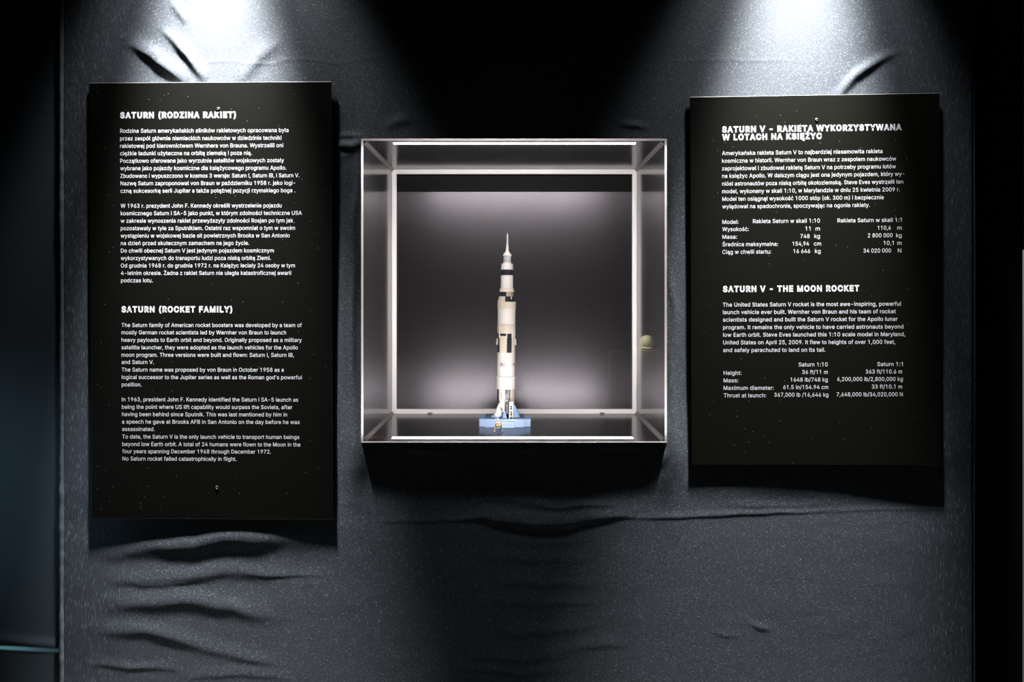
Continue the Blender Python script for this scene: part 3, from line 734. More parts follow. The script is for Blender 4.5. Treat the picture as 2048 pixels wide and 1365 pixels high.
    82: (449, [(60, 0, 60, 509, 236, 509, 290, 504, 333, 489, 367, 465, 390, 433, 405, 395, 409, 352, 405, 309, 390, 271, 367, 240, 333, 217, 289, 203, 236, 198, 96, 198, 96, 255, 234, 255, 269, 258, 298, 267, 319, 281, 334, 300, 342, 324, 345, 352, 342, 380, 334, 405, 319, 425, 298, 440, 269, 449, 233, 452, 125, 452, 125, 0),
        (353, 0, 230, 229, 303, 229, 428, 0)]),
    83: (447, [(224, -9, 172, -4, 128, 9, 91, 31, 64, 60, 46, 96, 38, 137, 104, 137, 110, 110, 123, 88, 142, 71, 166, 59, 194, 52, 224, 49, 257, 52, 286, 60, 311, 74, 329, 92, 341, 114, 346, 139, 342, 161, 332, 179, 316, 193, 296, 205, 245, 222, 184, 239, 128, 260, 86, 289, 60, 326, 52, 372, 58, 413, 75, 448, 102, 476, 138, 498, 180, 511, 227, 516, 275, 511, 316, 498, 351, 476, 377, 449, 394, 415, 401, 378, 337, 378, 326, 412, 302, 437, 267, 453, 225, 459, 194, 456, 167, 448, 145, 435, 129, 418, 118, 398, 115, 376, 119, 352, 131, 334, 148, 319, 169, 308, 212, 293, 264, 279, 312, 264, 336, 252, 359, 238, 379, 220, 395, 198, 405, 171, 408, 139, 403, 99, 386, 64, 360, 34, 323, 11, 278, -4)]),
    84: (449, [(32, 452, 32, 509, 417, 509, 417, 452, 257, 452, 257, 0, 193, 0, 193, 452)]),
    85: (517, [(259, -8, 203, -2, 154, 15, 114, 43, 85, 80, 66, 124, 60, 173, 60, 509, 124, 509, 124, 178, 128, 144, 141, 113, 160, 87, 187, 68, 220, 56, 259, 52, 298, 56, 331, 68, 357, 87, 377, 113, 389, 144, 393, 178, 393, 509, 457, 509, 457, 173, 451, 124, 433, 80, 403, 43, 363, 15, 315, -2)]),
    86: (480, [(17, 509, 86, 509, 240, 76, 394, 509, 463, 509, 277, 0, 203, 0)]),
    87: (690, [(16, 509, 84, 509, 182, 112, 302, 509, 388, 509, 508, 112, 606, 509, 674, 509, 544, 0, 472, 0, 345, 405, 218, 0, 146, 0)]),
    89: (472, [(203, 0, 203, 208, 16, 509, 91, 509, 192, 344, 222, 292, 250, 230, 224, 230, 251, 293, 280, 344, 381, 509, 455, 509, 268, 208, 268, 0)]),
    90: (438, [(42, 0, 42, 46, 273, 385, 306, 431, 341, 476, 348, 454, 285, 452, 223, 452, 40, 452, 40, 509, 397, 509, 397, 462, 169, 129, 134, 81, 97, 33, 90, 54, 152, 57, 214, 57, 399, 57, 399, 0)]),
    97: (389, [(160, -9, 126, -5, 94, 5, 68, 22, 48, 45, 35, 73, 30, 108, 34, 138, 43, 161, 58, 179, 78, 193, 100, 203, 125, 211, 178, 220, 234, 227, 252, 230, 265, 235, 273, 243, 276, 255, 276, 257, 273, 279, 267, 297, 256, 311, 240, 322, 220, 329, 196, 331, 171, 329, 149, 322, 132, 313, 118, 301, 107, 288, 100, 274, 41, 291, 57, 322, 79, 346, 104, 364, 133, 375, 163, 382, 194, 384, 239, 379, 263, 372, 286, 360, 306, 343, 322, 320, 333, 290, 337, 251, 337, 0, 277, 0, 277, 52, 272, 52, 252, 25, 236, 12, 215, 1, 190, -6),
        (170, 45, 202, 49, 228, 59, 248, 74, 263, 93, 272, 115, 276, 138, 276, 190, 259, 182, 231, 176, 200, 171, 175, 168, 134, 159, 117, 150, 103, 139, 95, 124, 92, 105, 94, 87, 102, 72, 114, 61, 130, 52, 149, 47)]),
    98: (424, [(229, -8, 198, -5, 172, 4, 153, 17, 138, 31, 118, 59, 112, 59, 112, 0, 53, 0, 53, 509, 114, 509, 114, 319, 118, 319, 137, 346, 152, 360, 171, 373, 197, 381, 229, 384, 274, 378, 313, 361, 345, 332, 370, 293, 385, 245, 390, 189, 385, 133, 370, 84, 346, 45, 313, 16, 274, -2),
        (220, 47, 253, 51, 279, 66, 301, 88, 316, 117, 325, 151, 328, 189, 325, 227, 316, 261, 301, 290, 280, 311, 253, 325, 220, 330, 188, 325, 161, 312, 140, 291, 125, 263, 116, 229, 113, 189, 116, 150, 125, 115, 140, 86, 162, 65, 188, 51)]),
    99: (396, [(207, -8, 159, -2, 117, 16, 82, 46, 56, 85, 40, 133, 34, 187, 40, 243, 56, 291, 82, 330, 117, 360, 159, 378, 207, 384, 234, 383, 260, 377, 284, 368, 305, 356, 324, 341, 340, 322, 353, 301, 362, 277, 303, 262, 290, 289, 270, 311, 242, 325, 207, 330, 173, 325, 145, 310, 124, 287, 108, 258, 99, 224, 96, 187, 99, 151, 108, 117, 124, 89, 145, 66, 173, 51, 207, 46, 243, 52, 271, 66, 292, 89, 304, 117, 363, 102, 354, 78, 341, 56, 325, 37, 306, 21, 285, 9, 261, -1, 235, -6)]),
    100: (424, [(195, -8, 151, -2, 111, 16, 79, 45, 55, 84, 39, 133, 34, 189, 39, 245, 55, 293, 79, 332, 112, 361, 151, 378, 196, 384, 228, 381, 253, 373, 272, 360, 287, 346, 306, 319, 311, 319, 311, 509, 372, 509, 372, 0, 313, 0, 313, 59, 307, 59, 287, 31, 272, 17, 252, 4, 227, -5),
        (205, 47, 236, 51, 263, 65, 284, 86, 299, 115, 309, 150, 312, 189, 309, 229, 300, 263, 284, 291, 263, 312, 237, 325, 205, 330, 172, 325, 145, 311, 124, 290, 108, 261, 99, 227, 96, 189, 99, 151, 109, 117, 124, 88, 145, 66, 172, 51)]),
    101: (404, [(212, -8, 161, -2, 117, 16, 82, 46, 56, 85, 40, 132, 34, 187, 39, 242, 55, 290, 81, 329, 115, 359, 157, 378, 205, 384, 236, 382, 266, 374, 294, 361, 319, 341, 341, 315, 357, 282, 368, 242, 371, 194, 371, 169, 75, 169, 75, 221, 338, 221, 310, 202, 307, 237, 298, 269, 283, 294, 263, 314, 237, 326, 205, 330, 173, 326, 146, 313, 125, 294, 109, 270, 99, 241, 96, 211, 96, 178, 100, 139, 110, 106, 128, 80, 151, 61, 179, 50, 212, 46, 234, 48, 254, 53, 271, 61, 285, 73, 297, 88, 306, 105, 365, 91, 353, 63, 335, 39, 311, 19, 283, 4, 249, -5)]),
    102: (254, [(228, 379, 228, 327, 6, 327, 6, 379),
        (81, 0, 81, 432, 84, 461, 96, 486, 113, 505, 135, 519, 161, 527, 187, 530, 222, 527, 243, 521, 227, 468, 215, 472, 195, 474, 171, 470, 154, 460, 145, 443, 142, 419, 142, 0)]),
    103: (425, [(207, -151, 168, -148, 134, -140, 105, -127, 82, -110, 64, -91, 51, -69, 101, -41, 122, -66, 136, -78, 154, -88, 178, -95, 207, -97, 249, -92, 282, -75, 304, -47, 311, -6, 311, 68, 306, 68, 287, 41, 272, 28, 252, 16, 227, 8, 195, 5, 152, 10, 113, 27, 80, 53, 55, 90, 39, 136, 34, 191, 39, 246, 55, 293, 80, 332, 112, 361, 152, 378, 196, 384, 228, 382, 253, 373, 273, 360, 288, 346, 308, 319, 313, 319, 313, 379, 372, 379, 372, -9, 367, -54, 350, -90, 324, -117, 291, -136, 251, -147),
        (205, 59, 237, 63, 264, 75, 285, 95, 300, 121, 309, 154, 312, 193, 309, 231, 300, 264, 285, 291, 264, 312, 237, 325, 205, 330, 172, 325, 145, 312, 124, 290, 109, 262, 99, 229, 96, 193, 99, 155, 109, 123, 124, 96, 145, 76, 172, 63)]),
    104: (410, [(114, 227, 114, 0, 53, 0, 53, 509, 114, 509, 114, 287, 102, 287, 124, 332, 152, 362, 187, 379, 227, 384, 264, 380, 295, 369, 321, 349, 341, 321, 353, 285, 357, 240, 357, 0, 296, 0, 296, 235, 290, 275, 273, 304, 246, 323, 210, 329, 184, 326, 161, 317, 141, 303, 126, 283, 117, 257)]),
    105: (167, [(53, 0, 53, 379, 114, 379, 114, 0),
        (84, 443, 67, 446, 54, 455, 44, 468, 41, 483, 44, 499, 54, 512, 67, 521, 84, 524, 100, 521, 114, 512, 123, 499, 126, 483, 123, 468, 114, 455, 100, 446)]),
    106: (167, [(53, 379, 114, 379, 114, -30, 111, -63, 102, -90, 86, -113, 65, -129, 37, -139, 4, -143, -10, -143, -10, -87, 2, -87, 25, -83, 40, -72, 50, -54, 53, -29),
        (83, 443, 67, 446, 53, 455, 44, 468, 41, 483, 44, 499, 53, 512, 67, 521, 83, 524, 100, 521, 114, 512, 123, 499, 126, 483, 123, 468, 114, 455, 100, 446)]),
    107: (381, [(110, 137, 110, 212, 121, 212, 284, 379, 360, 379, 184, 199, 177, 199),
        (53, 0, 53, 509, 114, 509, 114, 0),
        (294, 0, 148, 186, 191, 229, 372, 0)]),
    108: (167, [(53, 0, 53, 509, 114, 509, 114, 0)]),
    109: (610, [(53, 0, 53, 379, 112, 379, 112, 295, 108, 295, 118, 323, 132, 346, 151, 363, 172, 376, 195, 384, 219, 386, 257, 380, 287, 361, 309, 331, 321, 295, 312, 295, 322, 321, 337, 343, 357, 361, 381, 375, 407, 383, 437, 386, 468, 383, 497, 372, 522, 354, 541, 328, 553, 296, 557, 255, 557, 0, 496, 0, 496, 254, 490, 289, 473, 313, 447, 326, 419, 330, 395, 328, 374, 320, 358, 307, 345, 290, 338, 270, 335, 247, 335, 0, 274, 0, 274, 260, 269, 288, 253, 311, 229, 326, 199, 330, 178, 328, 158, 320, 140, 307, 126, 289, 117, 266, 114, 238, 114, 0)]),
    110: (410, [(114, 227, 114, 0, 53, 0, 53, 379, 112, 379, 112, 287, 102, 287, 124, 332, 152, 362, 187, 379, 227, 384, 264, 380, 295, 369, 321, 349, 341, 321, 353, 285, 357, 240, 357, 0, 296, 0, 296, 235, 290, 275, 273, 304, 246, 323, 210, 329, 184, 326, 161, 317, 141, 303, 126, 283, 117, 257)]),
    111: (415, [(207, -8, 159, -2, 117, 16, 82, 46, 56, 85, 40, 133, 34, 187, 40, 243, 56, 291, 82, 330, 117, 360, 159, 378, 207, 384, 256, 378, 299, 360, 333, 330, 359, 291, 376, 243, 381, 187, 376, 133, 359, 85, 333, 46, 299, 16, 256, -2),
        (207, 46, 242, 51, 270, 66, 292, 89, 307, 117, 316, 151, 319, 187, 316, 224, 307, 258, 292, 287, 270, 310, 242, 325, 207, 330, 173, 325, 145, 310, 124, 287, 108, 258, 99, 224, 96, 187, 99, 151, 108, 117, 124, 89, 145, 66, 173, 51)]),
    112: (424, [(53, -143, 53, 379, 112, 379, 112, 319, 118, 319, 137, 346, 152, 360, 171, 373, 197, 381, 229, 384, 274, 378, 313, 361, 345, 332, 370, 293, 385, 245, 390, 189, 385, 133, 370, 84, 346, 45, 313, 16, 274, -2, 229, -8, 198, -5, 173, 4, 153, 17, 138, 31, 118, 59, 114, 59, 114, -143),
        (220, 47, 253, 51, 279, 66, 301, 88, 316, 117, 325, 151, 328, 189, 325, 227, 316, 261, 301, 290, 280, 311, 253, 325, 220, 330, 188, 325, 161, 312, 140, 291, 125, 263, 116, 229, 113, 189, 116, 150, 125, 115, 140, 86, 162, 65, 188, 51)]),
    114: (259, [(53, 0, 53, 379, 112, 379, 112, 321, 115, 321, 130, 347, 152, 367, 181, 380, 213, 385, 229, 384, 243, 384, 243, 322, 230, 324, 207, 326, 182, 323, 159, 315, 140, 301, 126, 284, 117, 262, 114, 237, 114, 0)]),
    115: (365, [(182, -8, 145, -5, 112, 3, 84, 18, 62, 38, 45, 63, 36, 94, 94, 107, 105, 79, 124, 60, 150, 49, 181, 45, 217, 50, 244, 62, 262, 81, 268, 103, 265, 121, 254, 136, 237, 147, 212, 155, 149, 170, 104, 186, 72, 208, 53, 237, 47, 274, 51, 305, 65, 332, 87, 354, 115, 370, 149, 381, 187, 384, 223, 381, 254, 372, 279, 358, 299, 339, 314, 316, 324, 290, 268, 277, 258, 298, 243, 316, 219, 328, 187, 333, 156, 329, 131, 317, 114, 299, 109, 277, 112, 258, 124, 243, 144, 232, 172, 223, 229, 209, 275, 194, 306, 171, 325, 142, 331, 107, 326, 75, 312, 47, 290, 24, 260, 6, 223, -5)]),
    116: (227, [(204, 379, 204, 327, 6, 327, 6, 379),
        (65, 471, 126, 471, 126, 98, 128, 76, 136, 61, 150, 53, 170, 50, 185, 51, 202, 54, 213, 2, 192, -3, 168, -4, 125, 2, 92, 21, 72, 52, 65, 93)]),
    117: (410, [(182, -5, 146, -1, 115, 11, 89, 31, 69, 59, 57, 95, 53, 139, 53, 379, 114, 379, 114, 144, 119, 105, 137, 75, 164, 56, 200, 50, 226, 53, 249, 62, 268, 77, 283, 97, 293, 122, 296, 153, 296, 379, 357, 379, 357, 0, 298, 0, 298, 92, 307, 92, 286, 47, 257, 17, 222, 0)]),
    118: (389, [(163, 0, 17, 379, 84, 379, 165, 155, 187, 87, 206, 21, 184, 21, 203, 87, 224, 155, 305, 379, 371, 379, 226, 0)]),
    119: (567, [(138, 0, 23, 379, 87, 379, 133, 214, 154, 137, 175, 41, 165, 41, 186, 135, 206, 214, 252, 379, 316, 379, 362, 214, 382, 136, 402, 41, 391, 41, 413, 135, 434, 214, 480, 379, 545, 379, 429, 0, 368, 0, 319, 172, 305, 225, 291, 280, 277, 338, 291, 338, 277, 280, 263, 225, 248, 172, 199, 0)]),
    120: (379, [(21, 0, 171, 218, 171, 171, 29, 379, 100, 379, 147, 306, 179, 253, 207, 206, 175, 206, 202, 253, 233, 306, 282, 379, 352, 379, 209, 169, 209, 214, 358, 0, 287, 0, 231, 85, 200, 136, 173, 182, 205, 182, 178, 136, 148, 85, 91, 0)]),
    121: (389, [(47, -139, 61, -86, 71, -87, 88, -90, 104, -89, 118, -84, 130, -74, 141, -58, 151, -36, 163, -1, 17, 379, 84, 379, 165, 155, 187, 87, 206, 21, 184, 21, 202, 87, 224, 155, 305, 379, 371, 379, 204, -58, 191, -85, 177, -107, 159, -124, 139, -136, 117, -143, 91, -145, 65, -143)]),
    122: (380, [(42, 0, 42, 46, 254, 320, 254, 323, 48, 323, 48, 379, 333, 379, 333, 331, 126, 60, 126, 56, 339, 56, 339, 0)]),
    243: (415, [(207, -8, 159, -2, 117, 16, 82, 46, 56, 85, 40, 133, 34, 187, 40, 243, 56, 291, 82, 330, 117, 360, 159, 378, 207, 384, 256, 378, 299, 360, 333, 330, 359, 291, 376, 243, 381, 187, 376, 133, 359, 85, 333, 46, 299, 16, 256, -2),
        (207, 46, 242, 51, 270, 66, 292, 89, 307, 117, 316, 151, 319, 187, 316, 224, 307, 258, 292, 287, 270, 310, 242, 325, 207, 330, 173, 325, 145, 310, 124, 287, 108, 258, 99, 224, 96, 187, 99, 151, 108, 117, 124, 89, 145, 66, 173, 51),
        (181, 429, 228, 529, 297, 529, 231, 429)]),
    261: (389, [(160, -9, 126, -5, 94, 5, 68, 22, 48, 45, 35, 73, 30, 108, 34, 138, 43, 161, 58, 179, 78, 193, 100, 203, 125, 211, 178, 220, 234, 227, 252, 230, 265, 235, 273, 243, 276, 255, 276, 257, 273, 279, 267, 297, 256, 311, 240, 322, 220, 329, 196, 331, 171, 329, 149, 322, 132, 313, 118, 301, 107, 288, 100, 274, 41, 291, 57, 322, 79, 346, 104, 364, 133, 375, 163, 382, 194, 384, 239, 379, 263, 372, 286, 360, 306, 343, 322, 320, 333, 290, 337, 251, 337, 0, 277, 0, 277, 52, 272, 52, 252, 25, 236, 12, 215, 1, 190, -6),
        (170, 45, 202, 49, 228, 59, 248, 74, 263, 93, 272, 115, 276, 138, 276, 190, 259, 182, 231, 176, 200, 171, 175, 168, 134, 159, 117, 150, 103, 139, 95, 124, 92, 105, 94, 87, 102, 72, 114, 61, 130, 52, 149, 47),
        (297, -145, 267, -141, 242, -128, 224, -108, 219, -79, 222, -56, 234, -34, 252, -14, 276, 5, 337, 0, 297, -32, 284, -48, 280, -68, 282, -78, 287, -87, 296, -92, 308, -94, 326, -91, 339, -86, 357, -130, 332, -140)]),
    263: (396, [(207, -8, 159, -2, 117, 16, 82, 46, 56, 85, 40, 133, 34, 187, 40, 243, 56, 291, 82, 330, 117, 360, 159, 378, 207, 384, 234, 383, 260, 377, 284, 368, 305, 356, 324, 341, 340, 322, 353, 301, 362, 277, 303, 262, 290, 289, 270, 311, 242, 325, 207, 330, 173, 325, 145, 310, 124, 287, 108, 258, 99, 224, 96, 187, 99, 151, 108, 117, 124, 89, 145, 66, 173, 51, 207, 46, 243, 52, 271, 66, 292, 89, 304, 117, 363, 102, 354, 78, 341, 56, 325, 37, 306, 21, 285, 9, 261, -1, 235, -6),
        (181, 429, 228, 529, 297, 529, 231, 429)]),
    280: (419, [(60, 0, 60, 509, 372, 509, 372, 452, 125, 452, 125, 286, 355, 286, 355, 229, 125, 229, 125, 57, 375, 57, 375, 0),
        (336, -148, 306, -144, 280, -131, 263, -111, 257, -82, 261, -58, 273, -35, 292, -13, 318, 7, 376, 0, 336, -33, 323, -51, 319, -70, 321, -81, 326, -90, 335, -95, 347, -97, 364, -94, 378, -88, 396, -133, 371, -143)]),
    281: (404, [(212, -8, 161, -2, 117, 16, 82, 46, 56, 85, 40, 132, 34, 187, 39, 242, 55, 290, 81, 329, 115, 359, 157, 378, 205, 384, 236, 382, 266, 374, 294, 361, 319, 341, 341, 315, 357, 282, 368, 242, 371, 194, 371, 169, 75, 169, 75, 221, 338, 221, 310, 202, 307, 237, 298, 269, 283, 294, 263, 314, 237, 326, 205, 330, 173, 326, 146, 313, 125, 294, 109, 270, 99, 241, 96, 211, 96, 178, 100, 139, 110, 106, 128, 80, 151, 61, 179, 50, 212, 46, 234, 48, 254, 53, 271, 61, 285, 73, 297, 88, 306, 105, 365, 91, 353, 63, 335, 39, 311, 19, 283, 4, 249, -5),
        (299, -148, 268, -144, 243, -131, 225, -111, 220, -82, 223, -58, 234, -33, 249, -9, 269, 17, 365, 91, 355, 63, 342, 38, 314, -4, 290, -39, 283, -55, 281, -70, 283, -81, 288, -90, 297, -95, 310, -97, 327, -94, 341, -88, 358, -133, 334, -143)]),
    322: (207, [(151, -2, 112, 3, 85, 20, 69, 47, 64, 84, 64, 509, 125, 509, 125, 99, 127, 77, 131, 62, 141, 54, 157, 52, 172, 53, 181, 54, 192, 3, 173, -1),
        (6, 225, 6, 280, 183, 382, 183, 328)]),
    324: (410, [(114, 227, 114, 0, 53, 0, 53, 379, 112, 379, 112, 287, 102, 287, 124, 332, 152, 362, 187, 379, 227, 384, 264, 380, 295, 369, 321, 349, 341, 321, 353, 285, 357, 240, 357, 0, 296, 0, 296, 235, 290, 275, 273, 304, 246, 323, 210, 329, 184, 326, 161, 317, 141, 303, 126, 283, 117, 257),
        (178, 429, 226, 529, 294, 529, 228, 429)]),
    346: (447, [(224, -9, 172, -4, 128, 9, 91, 31, 64, 60, 46, 96, 38, 137, 104, 137, 110, 110, 123, 88, 142, 71, 166, 59, 194, 52, 224, 49, 257, 52, 286, 60, 311, 74, 329, 92, 341, 114, 346, 139, 342, 161, 332, 179, 316, 193, 296, 205, 245, 222, 184, 239, 128, 260, 86, 289, 60, 326, 52, 372, 58, 413, 75, 448, 102, 476, 138, 498, 180, 511, 227, 516, 275, 511, 316, 498, 351, 476, 377, 449, 394, 415, 401, 378, 337, 378, 326, 412, 302, 437, 267, 453, 225, 459, 194, 456, 167, 448, 145, 435, 129, 418, 118, 398, 115, 376, 119, 352, 131, 334, 148, 319, 169, 308, 212, 293, 264, 279, 312, 264, 336, 252, 359, 238, 379, 220, 395, 198, 405, 171, 408, 139, 403, 99, 386, 64, 360, 34, 323, 11, 278, -4),
        (196, 558, 244, 659, 312, 659, 246, 558)]),
    347: (365, [(182, -8, 145, -5, 112, 3, 84, 18, 62, 38, 45, 63, 36, 94, 94, 107, 105, 79, 124, 60, 150, 49, 181, 45, 217, 50, 244, 62, 262, 81, 268, 103, 265, 121, 254, 136, 237, 147, 212, 155, 149, 170, 104, 186, 72, 208, 53, 237, 47, 274, 51, 305, 65, 332, 87, 354, 115, 370, 149, 381, 187, 384, 223, 381, 254, 372, 279, 358, 299, 339, 314, 316, 324, 290, 268, 277, 258, 298, 243, 316, 219, 328, 187, 333, 156, 329, 131, 317, 114, 299, 109, 277, 112, 258, 124, 243, 144, 232, 172, 223, 229, 209, 275, 194, 306, 171, 325, 142, 331, 107, 326, 75, 312, 47, 290, 24, 260, 6, 223, -5),
        (159, 429, 207, 529, 276, 529, 210, 429)]),
    378: (380, [(42, 0, 42, 46, 254, 320, 254, 323, 48, 323, 48, 379, 333, 379, 333, 331, 126, 60, 126, 56, 339, 56, 339, 0),
        (160, 429, 208, 529, 276, 529, 210, 429)]),
    379: (438, [(42, 0, 42, 46, 273, 385, 306, 431, 341, 476, 348, 454, 285, 452, 223, 452, 40, 452, 40, 509, 397, 509, 397, 462, 169, 129, 134, 81, 97, 33, 90, 54, 152, 57, 214, 57, 399, 57, 399, 0),
        (219, 572, 203, 575, 189, 584, 180, 597, 177, 612, 180, 628, 189, 641, 203, 650, 219, 653, 236, 650, 249, 641, 259, 628, 262, 612, 259, 597, 249, 584, 236, 575)]),
    380: (380, [(42, 0, 42, 46, 254, 320, 254, 323, 48, 323, 48, 379, 333, 379, 333, 331, 126, 60, 126, 56, 339, 56, 339, 0),
        (187, 443, 171, 446, 157, 455, 148, 468, 144, 483, 148, 499, 157, 512, 171, 521, 187, 524, 203, 521, 217, 512, 226, 499, 229, 483, 226, 468, 217, 455, 203, 446)]),
}
def area2(c): return sum(c[i][0]*c[(i+1) % len(c)][1]-c[(i+1) % len(c)][0]*c[i][1] for i in range(len(c)))
def inside(p, c):
    r = False
    for i in range(len(c)):
        (x0, y0), (x1, y1) = c[i], c[(i+1) % len(c)]
        if (y0 > p[1]) != (y1 > p[1]) and p[0] < x0+(p[1]-y0)*(x1-x0)/(y1-y0): r = not r
    return r
CAP_HEIGHT = max(LETTERS[72][1][0][1::2])/1000
letter_cache = {}
def swell(c, d):
    """the closed outline c moved outwards by d (d < 0: inwards) with limited corners"""
    if area2(c) < 0: c = c[::-1]
    k = [c[0]]
    for p in c[1:]:
        if math.dist(p, k[-1]) > 0.008 and math.dist(p, k[0]) > 0.008: k.append(p)
    c = k
    n = len(c); out = []
    for i in range(n):
        a, b, e = Vector(c[i-1]), Vector(c[i]), Vector(c[(i+1) % n])
        u = (b-a).normalized(); v = (e-b).normalized()
        m = Vector((u.y+v.y, -u.x-v.x)); q = m.length_squared
        m = m*(2/q) if q > 0.35 else m.normalized()*1.7
        if m.length > 1.7: m = m.normalized()*1.7
        out.append((b.x+m.x*d, b.y+m.y*d))
    return out
def letter(code, offset):
    """vertices and faces of one letter; every outer outline is filled on its own, with the holes that lie in it"""
    if (code, offset) in letter_cache: return letter_cache[code, offset]
    cs = [[(c[i]/1000, c[i+1]/1000) for i in range(0, len(c), 2)] for c in LETTERS[code][1]]
    vs, fs = [], []
    if cs:
        sign = area2(max(cs, key=lambda c: abs(area2(c))))
        outer = [c for c in cs if area2(c)*sign > 0]; holes = [c for c in cs if area2(c)*sign <= 0]
        if offset: outer = [swell(c, offset) for c in outer]; holes = [swell(c, -offset) for c in holes]
        for o_ in outer:
            cu = bpy.data.curves.new('outline', 'CURVE'); cu.dimensions = '2D'; cu.fill_mode = 'FRONT'
            for c in [o_]+[h for h in holes if sum(inside(p, o_) for p in h) > len(h)/2]:
                s = cu.splines.new('POLY'); s.points.add(len(c)-1); s.use_cyclic_u = True
                for b, p in zip(s.points, c): b.co = (p[0], p[1], 0, 1)
            o = bpy.data.objects.new('outline', cu); C.objects.link(o)
            dg = bpy.context.evaluated_depsgraph_get(); dg.update()
            me = bpy.data.meshes.new_from_object(o.evaluated_get(dg))
            n0 = len(vs); vs += [(v.co.x, v.co.y) for v in me.vertices]; fs += [tuple(i+n0 for i in p.vertices) for p in me.polygons]
            bpy.data.objects.remove(o); bpy.data.curves.remove(cu); bpy.data.meshes.remove(me)
    letter_cache[code, offset] = (LETTERS[code][0]/1000, vs, fs)
    return letter_cache[code, offset]
def text_mesh(body, offset=0.0):
    x = 0.0; co = []; faces = []
    for ch in body:
        adv, vs, fs = letter(ord(ch), offset); n0 = len(co)
        co += [(v[0]+x, v[1], 0) for v in vs]; faces += [tuple(i+n0 for i in f) for f in fs]
        x += adv+2.0*offset
    return np.array(co), faces
# red letters down the white lower panel
vs, fs = [], []
for k, ch in enumerate('USA'):
    co, f = text_mesh(ch, 0.03)
    wdt = co[:, 0].max()-co[:, 0].min(); hgt = co[:, 1].max()
    z = Z(785.5+k*4.1); n0 = len(vs)
    for p in co:
        u = (p[0]-co[:, 0].min()-wdt/2)/hgt*Rr(3.0); a = R(-27)+u/Rr(17.3); r = Rr(17.3)+.0007
        vs.append((r*math.sin(a), -r*math.cos(a), z-Rr(3.0)/2+p[1]/hgt*Rr(3.0)))
    fs += [tuple(i+n0 for i in q_) for q_ in f]
me = bpy.data.meshes.new('side_lettering'); me.from_pydata(vs, [], fs); me.update()
o = link('side_lettering', me, M['red'], rocket); o['label'] = 'red letters USA down the panel'

# the stand -----------------------------------------------------------
stand = thing('launch_stand', 'light blue stepped stand under the white rocket', 'stand', (rx, RY, cz0+.0002))
sh = zp-cz0
def sx_(px, y): return at(px, 0, y).x-rx
yf, yb = 0.398-RY, 0.567-RY
a0, a1 = sx_(969.2, .398), sx_(1048, .398)
bm = boxes((a0, a1, yf, yb, 0, sh-.004))
for xx in (a0, a1-.034):                      # ribbed corner blocks
    for k in range(3):
        box(bm, xx+.003+k*.0105, xx+.0105+k*.0105, yf-.004, yf, .0, sh-.004)
obj('platform', bm, M['blue'], stand, bevel=.0007)
o = obj('deck', boxes((a0, a1, yf+.001, yb, sh-.004, sh)), M['blue_top'], stand, bevel=.0007); o['label'] = 'slate blue deck'
obj('front_lip', boxes((sx_(986, .385), sx_(1029, .385), yf-.012, yf, sh-.011, sh-.0005)), M['blue'], stand, bevel=.0007)
obj('front_block', boxes((sx_(1002, .375), sx_(1028, .375), yf-.022, yf, 0, sh-.011)), M['blue'], stand, bevel=.0007)
obj('side_block', boxes((sx_(958.6, .425), a0, yf+.022, yb-.03, 0, sh-.006)), M['blue'], stand, bevel=.0007)
obj('side_block', boxes((a1, sx_(1061, .425), yf+.022, yb-.03, 0, sh-.006)), M['blue'], stand, bevel=.0007)
# hold-down arm in the middle and the small white tower
def wedge(x0, x1, xt0, xt1, y0, y1, yt, z0, z1):
    bm = bmesh.new()
    v = [bm.verts.new(p) for p in ((x0, y0, z0), (x1, y0, z0), (x1, y1, z0), (x0, y1, z0), (xt0, yt, z1), (xt1, yt, z1), (xt1, y1, z1), (xt0, y1, z1))]
    for f in ((0, 1, 2, 3), (4, 5, 6, 7), (0, 1, 5, 4), (1, 2, 6, 5), (2, 3, 7, 6), (3, 0, 4, 7)): bm.faces.new([v[i] for i in f])
    return bm
ya = yf+.010
o = obj('holding_arm', wedge(sx_(1004.4, .41), sx_(1013.7, .41), sx_(1007.8, .41), sx_(1010.6, .41), ya, ya+.012, ya+.010, sh, sh+.037), M['blue'], stand, bevel=.0006)
tx0, tx1 = sx_(1018.2, .402), sx_(1026.6, .402); ty = yf+.003
kt = (0.401-CAM.y)/FPX
def tz(py): return CAM.z-(py-VPY)*kt-cz0
bm = boxes((tx0, tx1, ty+.012, ty+.018, sh, tz(804)), (tx0, tx0+.006, ty, ty+.013, sh, tz(804)), (tx1-.006, tx1, ty, ty+.013, sh, tz(804)))
for y0, y1 in ((813, 804), (817.2, 816.2), (824, 820), (828, 827), (834.5, 832)):
    box(bm, tx0+.005, tx1-.005, ty, ty+.013, tz(y0), tz(y1))
tw = obj('service_tower', bm, M['cream'], stand, bevel=.0005); tw['label'] = 'cream tower with black window openings'
o = obj('tower_opening', boxes((tx0+.004, tx1-.004, ty+.008, ty+.0125, sh+.001, tz(812))), M['black'], tw); o['label'] = 'black openings'

